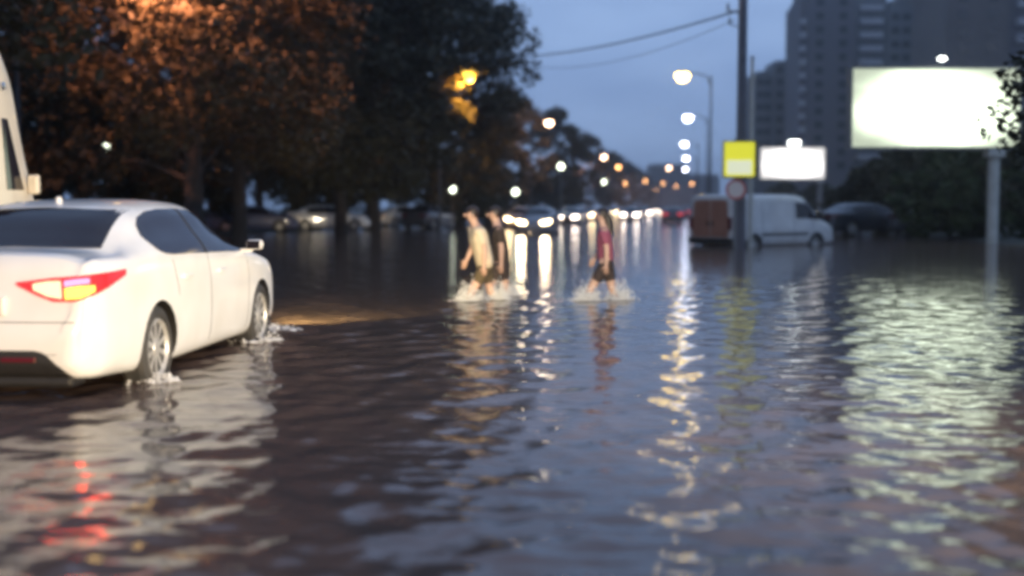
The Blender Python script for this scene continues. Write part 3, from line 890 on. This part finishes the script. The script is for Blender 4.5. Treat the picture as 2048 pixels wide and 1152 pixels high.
# ------------------------------------------------------------------ lamps, poles, signs, billboards
LAMP_W = glow('lit_lamp_white', (1.0, 0.66, 0.12), 48.0)
LAMP_C = glow('lit_lamp_cool', (0.80, 0.84, 1.0), 26.0)
LAMP_Y = glow('lit_lamp_sodium', (1.0, 0.60, 0.07), 3.2)
LAMP_O = glow('lit_lamp_amber', (1.0, 0.62, 0.22), 14.0)
LAMP_N = glow('lit_lamp_warm', (1.0, 0.76, 0.36), 3.0)
LAMP_P = glow('lit_lamp_pink', (1.0, 0.62, 0.40), 20.0)
def make_lamp(label, group, lamp_mat, arm, h=9.0, light=None, color=None, aim=None, cone=150):
    t = thing('street_lamp', label, 'street lamp', group=group)
    bm = bmesh.new(); tube(bm, [(0, 0, -.4), (0, 0, 1), (0, 0, h * .6), (0, 0, h + .05)], [.10, .08, .06, .045], 12)
    link('pole', from_bm(bm), M['dark_steel'], t, smooth=40)
    bm = bmesh.new(); tube(bm, [(0, 0, h - .6), (arm * .15, 0, h - .05), (arm * .5, 0, h + .14), (arm * .9, 0, h + .16)], [.045, .04, .035, .03], 8)
    link('arm', from_bm(bm), M['dark_steel'], t, smooth=40)
    s = 1 if arm > 0 else -1
    bm = bmesh.new(); box(bm, (min(arm * .82, arm * .82 + s * .75), -.16, h + .10), (max(arm * .82, arm * .82 + s * .75), .16, h + .24), .04)
    link('lamp_head', from_bm(bm), M['dark_steel'], t)
    bm = bmesh.new()
    bmesh.ops.create_uvsphere(bm, u_segments=16, v_segments=10, radius=1.0)
    for v in bm.verts: v.co = Vector((v.co.x * .36, v.co.y * .30, v.co.z * .42 if v.co.z < 0 else v.co.z * .02))
    for v in bm.verts: v.co += Vector((arm * .82 + s * .38, 0, h + .095))
    link('lamp_glass', from_bm(bm), lamp_mat, t, smooth=60)
    if light:
        lp = Vector((arm * .82 + s * .38, 0, h - .30))
        spot('lamp_light', lp, lp + Vector(aim), light, color, cone, .6, .15, t)
    return t
LG, RG = 'street lamps along the left side of the road', 'street lamps along the right side of the road'
ARM = -1.55
l_right = make_lamp('brightest white street lamp, nearest of the right-hand row', RG, LAMP_W, ARM, 9.0, 160, (1, .72, .3), (0, .1, -1))
def lamp_at(o, px, py, Y, armx):
    q = at(px, py, Y)
    o.location = (q.x - armx, Y, q.z - 9.05)
ao = ARM * .82 - .38
lamp_at(l_right, 1365, 150, 71, ao)
l_far = make_lamp('second lamp down the right-hand row, bluish', RG, LAMP_C, ARM, 9.0)
lamp_at(l_far, 1376, 234, 104, ao)
for px, py, Y, lab in ((1369, 287, 147, 'third lamp down the right-hand row'), (1372, 316, 189, 'fourth lamp down the right-hand row'),
                       (1371, 338, 240, 'fifth and lowest lamp down the right-hand row')):
    o = dup(l_far, (0, 0, 0), 0, lab, RG); lamp_at(o, px, py, Y, ao)
l_left = make_lamp('yellow sodium street lamp glowing among the leaves of the tall dark tree', LG, LAMP_Y, -ARM, 9.0, 9000, (1, .46, .07), (.15, 1, -.3))
lamp_at(l_left, 937, 146, 70, -ao)
l_over = make_lamp('sodium lamp over the top edge that tints the upper left foliage rust', LG, LAMP_O, 3.6, 9.0, 17000, (1, .40, .24), (-.02, 1, -.04), 94)
l_over.location = (-12.9, 32.2, -.6)
l_pink = make_lamp('pinkish street lamp in front of the rounded brownish tree', LG, LAMP_P, -ARM, 9.0, 3500, (1, .62, .5), (0, 1, -.3))
lamp_at(l_pink, 1098, 244, 112, -ao)
LAMP_GOLD = glow('lit_lamp_gold', (1.0, 0.46, 0.16), 16.0)
l_gold = make_lamp('small gold street lamp low beside the end of the right-hand row', LG, LAMP_GOLD, -ARM, 9.0, 9000, (1, .48, .24), (0, -.2, -1))
lamp_at(l_gold, 1326, 366, 420, -ao)
for px, py, Y, lab in ((1208, 313, 183, 'left-row lamp first beyond the rounded brownish tree'), (1237, 333, 228, 'left-row lamp second beyond the rounded brownish tree'),
                       (1264, 345, 268, 'left-row lamp third beyond the rounded brownish tree'), (1290, 361, 345, 'left-row lamp fourth beyond the rounded brownish tree'),
                       (1338, 335, 235, 'lone pinkish lamp just left of the foot of the right-hand row'), (1384, 367, 400, 'last small pinkish lamp left of the yellow sign'),
                       (1312, 380, 560, 'tiny gold lamp at the very end of the left row'), (1352, 372, 470, 'tiny gold lamp under the lowest lamp of the right-hand row'),
                       (1178, 306, 205, 'gold lamp peeping from the right shoulder of the rounded brownish tree'), (1250, 366, 330, 'gold lamp low below the left row')):
    o = dup(l_pink if px in (1208, 1338) else l_gold, (0, 0, 0), 0, lab, LG); lamp_at(o, px, py, Y, -ao)
# low park lanterns under the left-hand trees
LAMP_G = glow('lit_lamp_pale', (0.92, 1.0, 0.78), 9.0)
def make_lantern(label, group):
    t = thing('park_lantern', label, 'lantern', group=group)
    bm = bmesh.new(); tube(bm, [(0, 0, -.3), (0, 0, .5), (0, 0, 3.75)], [.07, .05, .04], 10); link('pole', from_bm(bm), M['steel'], t, smooth=40)
    bm = bmesh.new(); lathe(bm, [(4.12, .30), (4.2, .2), (4.26, .03)], 'Z', 16); link('lamp_cap', from_bm(bm), M['steel'], t)
    bm = bmesh.new(); bmesh.ops.create_uvsphere(bm, u_segments=16, v_segments=10, radius=.22)
    for v in bm.verts: v.co.z += 3.92
    link('lamp_globe', from_bm(bm), LAMP_G, t, smooth=60)
    return t
PG = 'white park lanterns under the trees'
lan = make_lantern('higher white park lantern below the pinkish street lamp', PG)
def lan_at(o, px, py, Y):
    q = at(px, py, Y); o.location = (q.x, Y, q.z - 3.92)
lan_at(lan, 1122, 333, 100)
for px, py, Y, lab in ((1031, 384, 92, 'lower white park lantern left of the pale headlights'), (213, 296, 62, 'small white lantern glowing in the dark above the sedan roof'),
                       (1208, 364, 150, 'faint white lantern low among the far trees'), (905, 378, 84, 'faint lantern low in the dark below the yellow street lamp')):
    lan_at(dup(lan, (0, 0, 0), 0, lab, PG), px, py, Y)

# utility pole with bracket, cable across the road
pole = thing('utility_pole', 'tall grey concrete utility pole behind the yellow sign', 'pole', (at(1480, 500, 38).x, 38, -.3))
bm = bmesh.new(); tube(bm, [(0, 0, 0), (0, 0, 4), (0, 0, 11.5)], [.17, .155, .12], 14); link('shaft', from_bm(bm), M['concrete'], pole, smooth=40)
bm = bmesh.new(); tube(bm, [(-.5, 0, 7.62), (0, 0, 7.55), (.12, 0, 7.55)], [.03, .035, .035], 8); tube(bm, [(-.42, 0, 7.2), (0, 0, 7.1)], [.02, .02], 8)
link('bracket', from_bm(bm), M['steel'], pole, smooth=40)
for k, (x, z) in enumerate(((-.46, 7.66), (-.40, 7.22))):
    bm = bmesh.new(); lathe(bm, [(z, .03), (z + .05, .05), (z + .1, .03), (z + .14, .045), (z + .18, .02)], 'Z', 10, (x, 0, 0)); link('insulator', from_bm(bm), M['concrete'], pole)
bm = bmesh.new(); tube(bm, [(0, 0, 8.7), (-.5, 0, 9.2), (-1.3, 0, 9.35)], [.05, .04, .035], 8); link('lamp_arm', from_bm(bm), M['steel'], pole, smooth=40)
bm = bmesh.new(); box(bm, (-1.95, -.17, 9.3), (-1.2, .17, 9.45), .04); link('lamp_head', from_bm(bm), M['steel'], pole)
bm = bmesh.new(); bmesh.ops.create_uvsphere(bm, u_segments=16, v_segments=10, radius=1.0)
for v in bm.verts: v.co = Vector((v.co.x * .3 - 1.6, v.co.y * .16, v.co.z * (.14 if v.co.z < 0 else .02) + 9.295))
link('lamp_glass', from_bm(bm), LAMP_N, pole, smooth=60)
ld = bpy.data.lights.new('lamp_light', 'POINT'); ld.energy = 60; ld.color = (1, .74, .36); ld.shadow_soft_size = .3
lo_ = bpy.data.objects.new('lamp_light', ld); C.objects.link(lo_); lo_.parent = pole; lo_.location = (-1.6, 0, 9.05)
def cable(label, a, b_, sag, r):
    bm = bmesh.new(); a, b_ = Vector(a), Vector(b_)
    pts = []
    for k in range(25):
        t = k / 24; q = a.lerp(b_, t); q.z -= sag * 4 * t * (1 - t); pts.append(q)
    tube(bm, pts, r, 6)
    o = link('overhead_cable', from_bm(bm), M['wire'], smooth=60)
    o['label'] = label; o['category'] = 'cable'; o['group'] = 'overhead cables'
px0 = pole.location.x
cable('thick overhead cable sagging from the utility pole across the road to the trees', at(1474, 22, 38), at(930, 112, 68), .55, .030)
cable('thin overhead cable just below the thick one', at(1470, 40, 38), at(1000, 118, 68), .9, .012)
slim = thing('slim_post', 'slim pale post just right of the utility pole', 'post', (at(1500, 490, 40).x, 40, -.3))
bm = bmesh.new(); tube(bm, [(0, 0, 0), (0, 0, 3), (0, 0, 6.4)], [.085, .075, .055], 10); link('shaft', from_bm(bm), M['pale_steel'], slim, smooth=40)
bm = bmesh.new(); lathe(bm, [(6.4, .07), (6.46, .06), (6.5, .01)], 'Z', 10); link('cap', from_bm(bm), M['steel'], slim)

M['sign_yellow'] = material('sign_yellow_headlight_glow', (0.86, 0.84, 0.04), 0.4, emit=(0.92, 0.84, 0.04), estr=0.62)  # emission stands in for headlights returned by the reflective face
M['sign_white_headlight_glow'] = material('sign_white_headlight_glow', (0.82, 0.82, 0.62), 0.4, emit=(0.92, 0.92, 0.55), estr=0.62)  # same added glow on the lower plate
M['sign_red'] = material('sign_red', (0.55, 0.10, 0.07), 0.4)
M['sign_face'] = material('sign_face', (0.75, 0.62, 0.52), 0.4)
sg = thing('yellow_sign', 'bright yellow reflective road sign, headlight glow added, with a pale lower half on a post', 'road sign', (at(1470, 490, 36).x, 36, -.3))
SX = at(1477, 415, 36).x - sg.location.x
z1, z0 = at(1477, 284, 36).z + .3, at(1477, 353, 36).z + .3
bm = bmesh.new(); tube(bm, [(0, .06, 0), (0, .06, z1 + .1)], [.055, .05], 10); link('post', from_bm(bm), M['steel'], sg, smooth=40)
bm = bmesh.new(); box(bm, (SX - .45, -.06, z0), (SX + .45, -.0, z1), .015); link('panel', from_bm(bm), M['sign_yellow'], sg)
bm = bmesh.new(); box(bm, (SX - .36, -.072, z0 + .06), (SX + .36, -.061, z0 + (z1 - z0) * .47), .004); link('lower_plate', from_bm(bm), M['sign_white_headlight_glow'], sg)
bm = bmesh.new()
for a in ((SX - .48, SX - .452, z0 - .03, z1 + .03), (SX + .452, SX + .50, z0 - .03, z1 + .03), (SX - .45, SX + .45, z0 - .05, z0 - .002), (SX - .45, SX + .45, z1 + .002, z1 + .03)):
    box(bm, (a[0], -.07, a[2]), (a[1], .01, a[3]))
link('frame', from_bm(bm), M['black_plastic'], sg)
rs = thing('round_sign', 'small round red-rimmed sign below the yellow sign', 'road sign', (sg.location.x, 35.98, at(1470, 379, 36).z))
bm = bmesh.new(); lathe(bm, [(-.03, .30), (-.012, .30)], 'Y', 36); link('disc', from_bm(bm), M['sign_face'], rs)
bm = bmesh.new()
N = 36
for k in range(N):
    a0, a1 = 2 * math.pi * k / N, 2 * math.pi * (k + 1) / N
    bm.faces.new([bm.verts.new((r_ * math.cos(a), -.034, r_ * math.sin(a))) for r_, a in ((.235, a0), (.30, a0), (.30, a1), (.235, a1))])
bmesh.ops.remove_doubles(bm, verts=bm.verts, dist=.0005)
link('rim', from_bm(bm), M['sign_red'], rs)
bm = bmesh.new(); box(bm, (-.03, -.012, -.05), (.03, .04, .05), .004); link('bracket', from_bm(bm), M['steel'], rs)

def billboard(name, label, px0, px1, py_top, py_bot, Y, pole_px, face, rz, floods, pole_w, pole_mat, flood_w):
    c = at((px0 + px1) / 2, (py_top + py_bot) / 2, Y)
    a, b_ = at(px0, py_top, Y), at(px1, py_bot, Y)
    w, h = b_.x - a.x, a.z - b_.z
    t = thing(name, label, 'billboard', (c.x, Y, 0.0), rz)
    zc = c.z
    bm = bmesh.new(); box(bm, (-w / 2, -.05, zc - h / 2), (w / 2, 0.0, zc + h / 2)); link('lit_panel', from_bm(bm), face, t)
    bm = bmesh.new()
    e = .09
    box(bm, (-w / 2 - e, -.09, zc - h / 2 - e), (-w / 2 - .003, .42, zc + h / 2 + e)); box(bm, (w / 2 + .003, -.09, zc - h / 2 - e), (w / 2 + e, .42, zc + h / 2 + e))
    box(bm, (-w / 2, -.088, zc - h / 2 - e), (w / 2, .42, zc - h / 2 - .003)); box(bm, (-w / 2, -.088, zc + h / 2 + .003), (w / 2, .42, zc + h / 2 + e))
    link('frame', from_bm(bm), M['steel'], t)
    bm = bmesh.new(); box(bm, (-w / 2, .30, zc - h / 2), (w / 2, .40, zc + h / 2)); link('back_panel', from_bm(bm), M['steel'], t)
    px_ = at(pole_px, 415, Y).x - c.x
    bm = bmesh.new(); tube(bm, [(px_, .2, -.5), (px_, .2, 1.5), (px_, .2, zc - h / 2 - e - .28)], pole_w, 14); link('pole', from_bm(bm), pole_mat, t, smooth=40)
    bm = bmesh.new(); box(bm, (px_ - pole_w * 1.5, .2 - pole_w * 1.5, zc - h / 2 - e - .28), (px_ + pole_w * 1.5, .2 + pole_w * 1.5, zc - h / 2 - e - .002), .02); link('pole_head', from_bm(bm), M['pale_steel'], t)
    for fx in floods:
        bm = bmesh.new(); tube(bm, [(fx, .1, zc + h / 2 + e - .02), (fx, -.25, zc + h / 2 + .28), (fx, -.5, zc + h / 2 + .32)], .025, 8)
        fa = link('flood_arm', from_bm(bm), M['steel'], t)
        bm = bmesh.new(); box(bm, (fx - flood_w, -.68, zc + h / 2 + .26), (fx + flood_w, -.48, zc + h / 2 + .26 + flood_w * .7), .02); link('floodlight', from_bm(bm), M['floodlit'], t)
    return t
def panel_glow(name, c, lo, hi, half):
    # tubes behind the face: brightest in the middle, a little uneven
    m = glow(name, c, lo)
    n = m.node_tree
    tc_ = n.nodes.new('ShaderNodeTexCoord')
    sub = n.nodes.new('ShaderNodeVectorMath'); sub.operation = 'SUBTRACT'; sub.inputs[1].default_value = (.5, .5, .5)
    sc_ = n.nodes.new('ShaderNodeVectorMath'); sc_.operation = 'MULTIPLY'; sc_.inputs[1].default_value = (1, 0, 1)
    ln = n.nodes.new('ShaderNodeVectorMath'); ln.operation = 'LENGTH'
    no = n.nodes.new('ShaderNodeTexNoise'); no.inputs['Scale'].default_value = 2.2
    ad = n.nodes.new('ShaderNodeMath'); ad.operation = 'MULTIPLY_ADD'; ad.inputs[1].default_value = -.35
    mr = n.nodes.new('ShaderNodeMapRange'); mr.interpolation_type = 'SMOOTHSTEP'
    mr.inputs['From Min'].default_value = .02; mr.inputs['From Max'].default_value = half
    mr.inputs['To Min'].default_value = hi; mr.inputs['To Max'].default_value = lo
    n.links.new(tc_.outputs['Generated'], sub.inputs[0]); n.links.new(sub.outputs[0], sc_.inputs[0]); n.links.new(sc_.outputs[0], ln.inputs[0])
    n.links.new(tc_.outputs['Generated'], no.inputs['Vector'])
    n.links.new(no.outputs['Fac'], ad.inputs[0]); n.links.new(ln.outputs['Value'], ad.inputs[2])
    n.links.new(ad.outputs['Value'], mr.inputs['Value'])
    n.links.new(mr.outputs['Result'], [x for x in n.nodes if x.type == 'EMISSION'][0].inputs['Strength'])
    return m
M['floodlit'] = glow('floodlight_glow', (0.95, 1.0, 0.95), 18.0)
M['board_a'] = panel_glow('backlit_board_face', (0.88, 1.0, 0.77), 0.66, 3.4, .47)
M['board_b'] = panel_glow('backlit_small_board_face', (1.0, 0.97, 0.95), 1.0, 2.6, .5)
billboard('billboard', 'large blank white lit billboard on a pale pole at the right', 1706, 2036, 138, 294, 44.5, 1990, M['board_a'], 0.0, (.0,), .20, M['pale_steel'], .10)
billboard('billboard', 'smaller blank white lit billboard above the white van', 1522, 1648, 296, 357, 112, 1640, M['board_b'], 0.0, (0.0,), .2, M['steel'], .45)

# ------------------------------------------------------------------ people wading
M['skin'] = material('skin', (0.52, 0.33, 0.25), 0.5, noise=(0.46, 0.28, 0.21), scale=12)
M['hair'] = material('dark_hair', (0.022, 0.015, 0.012), 0.5)
M['cloth_pale'] = material('pale_shirt', (0.62, 0.52, 0.38), 0.85, noise=(0.55, 0.45, 0.33), scale=14, bump=0.4)
M['cloth_pink'] = material('pink_top', (0.27, 0.06, 0.11), 0.85, noise=(0.24, 0.07, 0.1), scale=9, bump=0.4)
M['cloth_brown'] = material('dark_brown_top', (0.035, 0.024, 0.018), 0.85, noise=(0.05, 0.035, 0.025), scale=12, bump=0.4)
M['cloth_dark'] = material('dark_shorts', (0.028, 0.018, 0.018), 0.85, noise=(0.045, 0.03, 0.025), scale=14, bump=0.4)
M['cloth_olive'] = material('olive_shorts', (0.10, 0.07, 0.035), 0.85, noise=(0.07, 0.05, 0.025), scale=14, bump=0.4)
M['bag'] = material('dark_backpack', (0.028, 0.019, 0.013), 0.8, noise=(0.018, 0.012, 0.01), scale=14)
M['eye'] = material('eye', (0.02, 0.015, 0.012), 0.2)

def skin_mesh(verts, edges, radii, root=0, sub=2):
    me = bpy.data.meshes.new('skin')
    me.from_pydata([tuple(v) for v in verts], edges, [])
    o = bpy.data.objects.new('tmp', me); C.objects.link(o)
    md = o.modifiers.new('s', 'SKIN'); md.use_smooth_shade = True
    lay = me.skin_vertices[0].data if me.skin_vertices else None
    for i, r in enumerate(radii):
        lay[i].radius = (r if isinstance(r, tuple) else (r, r))
        lay[i].use_root = (i == root)
    sb = o.modifiers.new('d', 'SUBSURF'); sb.levels = sub; sb.render_levels = sub
    dg = bpy.context.evaluated_depsgraph_get()
    out = bpy.data.meshes.new_from_object(o.evaluated_get(dg))
    bpy.data.objects.remove(o)
    out.materials.clear()
    out.polygons.foreach_set('use_smooth', [True] * len(out.polygons))
    return out

def ellipsoid(bm, c, r, rot=None, seg=20):
    ret = bmesh.ops.create_uvsphere(bm, u_segments=seg, v_segments=seg // 2 + 2, radius=1)
    for v in ret['verts']:
        p = Vector((v.co.x * r[0], v.co.y * r[1], v.co.z * r[2]))
        v.co = (rot @ p if rot else p) + Vector(c)
    return ret['verts']

def make_person(label, loc, rz, H, top, shorts, long_hair, bag, stride, arm_swing, torso_w=1.0, lean=0.05, hem=0.0):
    """figure facing +X, standing on z=0, height H, mid stride"""
    s = H / 1.75
    t = thing('person', label, 'person', loc, rz)
    def V(x, y, z): return Vector((x * s, y * s, z * s))
    pel = V(0, 0, .93)
    chest = V(lean * 1.0, 0, 1.27); neckb = V(lean * 1.35, 0, 1.47); headc = V(lean * 1.7 + .025, 0, 1.625)
    hipL, hipR = V(0, .095, .90), V(0, -.095, .90)
    kL, aL = V(stride * .55, .10, .50), V(stride * .62, .10, .09)            # leading leg
    kR, aR = V(-stride * .22, -.10, .48), V(-stride * .62, -.10, .10)          # trailing leg
    shL, shR = V(lean * 1.2, .185, 1.40), V(lean * 1.2, -.185, 1.40)
    elL, elR = V(lean - arm_swing * .35, .235, 1.13), V(lean + arm_swing * .45, -.235, 1.13)
    wrL, wrR = V(lean - arm_swing * .30, .24, .90), V(lean + arm_swing * 1.25, -.22, .97)
    verts = [pel, V(lean * .5, 0, 1.08), chest, V(lean * 1.28, 0, 1.40), neckb, V(lean * 1.6 + .01, 0, 1.54), headc, V(lean * 1.75 + .03, 0, 1.68)]
    rad = [(.145, .115), (.125, .10), (.155, .115), (.115, .085), (.058, .058), (.062, .062), (.078, .094), (.068, .082)]
    edges = [(i, i + 1) for i in range(7)]
    def chain(parent, pts, rr):
        prev_ = parent
        for p, r_ in zip(pts, rr):
            verts.append(p); rad.append(r_); edges.append((prev_, len(verts) - 1)); prev_ = len(verts) - 1
        return prev_
    for hip, k, a, f in ((hipL, kL, aL, 1), (hipR, kR, aR, -1)):
        chain(0, [hip, hip.lerp(k, .45), k, k.lerp(a, .35), a, a + V(.06, 0, -.05), a + V(.17, 0, -.065)], [.098, .086, .06, .058, .042, .038, .03])
    hands = []
    for sh, e, w in ((shL, elL, wrL), (shR, elR, wrR)):
        d = (w - e).normalized()
        palm = w + d * .075 * s
        chain(3, [sh, sh.lerp(e, .5), e, e.lerp(w, .4), w, palm], [.062, .05, .043, .041, .029, (.034, .020)])
        hands.append((w, palm, d))
    rad = [tuple(q * s for q in r_) if isinstance(r_, tuple) else r_ * s for r_ in rad]
    body = skin_mesh(verts, edges, rad)
    bm = bmesh.new(); bm.from_mesh(body)
    for w, palm, d in hands:                                     # five fingers on each hand
        side = Vector((1, 0, 0)); side = (side - d * side.dot(d)).normalized()
        inn = d.cross(side)
        for k, (o_, L) in enumerate(((-.026, .066), (-.009, .078), (.009, .074), (.025, .058))):
            q = palm + side * o_ * s
            tube(bm, [q - d * .02 * s, q + d * L * .4 * s, q + d * L * .75 * s + inn * .012 * s, q + d * L * s + inn * .03 * s], [.010 * s, .0095 * s, .0085 * s, .005 * s], 6)
        q = w + d * .03 * s + side * .026 * s
        tube(bm, [q - side * .01 * s, q + side * .025 * s + d * .02 * s, q + side * .032 * s + d * .055 * s], [.012 * s, .011 * s, .006 * s], 6)
    # nose, ears
    ellipsoid(bm, headc + V(.098, 0, -.005), (.018 * s, .013 * s, .026 * s), None, 10)
    for y in (.078, -.078): ellipsoid(bm, headc + V(-.008, y, -.005), (.022 * s, .01 * s, .034 * s), None, 10)
    me = bpy.data.meshes.new('body'); bm.to_mesh(me); bm.free()
    me.polygons.foreach_set('use_smooth', [True] * len(me.polygons))
    link('body', me, M['skin'], t)
    bm = bmesh.new()
    for y in (.032, -.032): ellipsoid(bm, headc + V(.086, y, .018), (.012 * s, .013 * s, .009 * s), None, 8)
    link('eyes', from_bm(bm), M['eye'], t, smooth=60)
    bm = bmesh.new(); ellipsoid(bm, headc + V(.083, 0, -.058), (.012 * s, .026 * s, .007 * s), None, 8)
    link('mouth', from_bm(bm), M['dim_red'], t, smooth=60)
    bm = bmesh.new()                                              # hair cap
    vs = ellipsoid(bm, headc + V(-.014, 0, .035), (.108 * s, .092 * s, .105 * s), None, 20)
    bmesh.ops.delete(bm, geom=[v for v in bm.verts if (v.co.z < headc.z + (.045 if v.co.x > headc.x + .02 * s else -.075) * s)], context='VERTS')
    if long_hair:
        tube(bm, [headc + V(-.075, 0, .02), headc + V(-.105, 0, -.08), headc + V(-.125, 0, -.22), headc + V(-.13, 0, -.36)], [.07 * s, .075 * s, .065 * s, .02 * s], 12)
    link('hair', from_bm(bm), M['hair'], t, smooth=60)
    # top: torso shell plus short sleeves
    tv = [V(-.005, 0, .90 - hem), V(lean * .4, 0, 1.06), V(lean * .95, 0, 1.26), V(lean * 1.25, 0, 1.405), V(lean * 1.3, 0, 1.455)]
    tr_ = [(.178 * torso_w, .14), (.162 * torso_w, .135), (.172 * torso_w, .138), (.132, .102), (.072, .07)]
    te = [(i, i + 1) for i in range(4)]
    for sh, e in ((shL, elL), (shR, elR)):
        tv += [sh, sh.lerp(e, .45), sh.lerp(e, .8)]; n = len(tv)
        tr_ += [.078, .070, .066]; te += [(3, n - 3), (n - 3, n - 2), (n - 2, n - 1)]
    link('top', skin_mesh(tv, te, [tuple(q * s for q in r_) if isinstance(r_, tuple) else r_ * s for r_ in tr_]), top, t)
    sv = [V(0, 0, .99), V(0, 0, .90), hipL + V(0, .005, -.02), hipL.lerp(kL, .35), hipL.lerp(kL, .72), hipR + V(0, -.005, -.02), hipR.lerp(kR, .35), hipR.lerp(kR, .72)]
    sr = [(.155, .125), (.165, .135), .115, .108, .098, .115, .108, .098]
    link('shorts', skin_mesh(sv, [(0, 1), (1, 2), (2, 3), (3, 4), (1, 5), (5, 6), (6, 7)], [tuple(q * s for q in r_) if isinstance(r_, tuple) else r_ * s for r_ in sr], 1), shorts, t)
    if bag:
        bm = bmesh.new(); box(bm, (-.33 * s, -.17 * s, .93 * s), (-.10 * s, .17 * s, 1.50 * s), .07 * s)
        for v in bm.verts: v.co.x += lean * (v.co.z / s - .93) * 2.6
        bo = link('backpack', from_bm(bm), M['bag'], t, smooth=60)
        bm = bmesh.new()
        for y in (.10, -.10):
            tube(bm, [V(lean - .12, y, 1.08), V(lean + .10, y * 1.3, 1.16), V(lean + .15, y * 1.1, 1.32), V(lean + .06, y, 1.47), V(lean - .10, y, 1.42)], .018 * s, 6)
        link('strap', from_bm(bm), M['bag'], bo, smooth=60)
    return t
WATER_DEPTH = .40
p1 = make_person('person in a loose pale shirt and olive shorts wading knee-deep', (at(972, 600, 17.2).x, 17.2, -.38), math.pi + .25, 1.70, M['cloth_pale'], M['cloth_olive'], False, False, .46, .10, 1.6, .11, .10)
p3 = make_person('person in a dark top and dark shorts wading close behind the pale shirt', (at(1003, 600, 18.0).x, 18.0, -.40), math.pi + .1, 1.72, M['cloth_brown'], M['cloth_dark'], False, False, .34, .08, 1.3, .05, .05)
p2 = make_person('person with dark hair in a pink top and dark shorts wading knee-deep', (at(1212, 600, 17.2).x, 17.2, -.32), math.pi - .1, 1.61, M['cloth_pink'], M['cloth_dark'], True, False, .46, .12, .95, .03, .03)

# spray and foam kicked up by the legs and wheels
M['foam'] = material('white_spray', (0.75, 0.74, 0.72), 0.35, spec=0.6)
def spray(label, centers, n, r, h, seed):
    g = np.random.default_rng(seed)
    V_, F_ = [], []
    octa = np.array([(1, 0, 0), (-1, 0, 0), (0, 1, 0), (0, -1, 0), (0, 0, 1), (0, 0, -1)], float)
    of = [(0, 2, 4), (2, 1, 4), (1, 3, 4), (3, 0, 4), (2, 0, 5), (1, 2, 5), (3, 1, 5), (0, 3, 5)]
    for cx, cy, k in centers:
        for i in range(int(n * k)):
            a = g.uniform(0, 2 * math.pi); q = r * k * (0.35 + abs(g.normal(0, .5)))
            z = h * k * abs(g.normal(0, .42)) * max(0.08, 1 - q / (r * 2.2))
            s_ = g.uniform(.004, .014)
            flat = 2.2 if z < .02 else 1.0
            b0 = len(V_)
            for o_ in octa: V_.append((cx + q * math.cos(a) + o_[0] * s_ * flat, cy + q * math.sin(a) + o_[1] * s_ * flat, max(.006, z) + o_[2] * s_))
            F_ += [(b0 + t_[0], b0 + t_[1], b0 + t_[2]) for t_ in of]
    me = bpy.data.meshes.new('splash'); me.from_pydata(V_, [], F_)
    o = link('splash', me, M['foam'], None, 'stuff')
    o['label'] = label
    return o
def legs(o, stride, k=1.0):
    m = Matrix.Translation(o.location) @ o.rotation_euler.to_matrix().to_4x4()
    out = []
    for x, y in ((stride * .58, .10), (-stride * .40, -.10)):
        q = m @ Vector((x, y, 0)); out.append((q.x, q.y, k))
    return out
spray('white splashes round the shins of the waders in the pale shirt and the dark top', legs(p1, .46, 1.0) + legs(p3, .34, .8), 900, .15, .33, 5)
spray('white splashes round the shins of the wader in the pink top', legs(p2, .46, 1.05), 900, .15, .33, 6)
wm = Matrix.Translation(sedan.location) @ Matrix.Rotation(CAR_RZ, 4, 'Z')
q0, q1, q2 = wm @ Vector((.92, 3.75, 0)), wm @ Vector((.92, 1.0, 0)), wm @ Vector((.7, 4.9, 0))
spray('thin line of foam beside the wheels and nose of the white sedan', [(q0.x, q0.y, 1.2), (q1.x, q1.y, .9), (q2.x, q2.y, 1.4)], 160, .16, .09, 7)

# ------------------------------------------------------------------ damp evening air
HAZE = 0.0007
bm = bmesh.new(); box(bm, (-1530, -80, -1.6), (1530, 1930, 60))
hz = link('haze', from_bm(bm), None, None, 'stuff')
hm_ = bpy.data.materials.new('haze'); hm_.use_nodes = True
hn = hm_.node_tree; hn.nodes.remove(hn.nodes['Principled BSDF'])
pv = hn.nodes.new('ShaderNodeVolumePrincipled')
pv.inputs['Color'].default_value = (.92, .93, .96, 1); pv.inputs['Density'].default_value = HAZE; pv.inputs['Anisotropy'].default_value = .75
hn.links.new(pv.outputs['Volume'], hn.nodes['Material Output'].inputs['Volume'])
hz.data.materials.append(hm_)
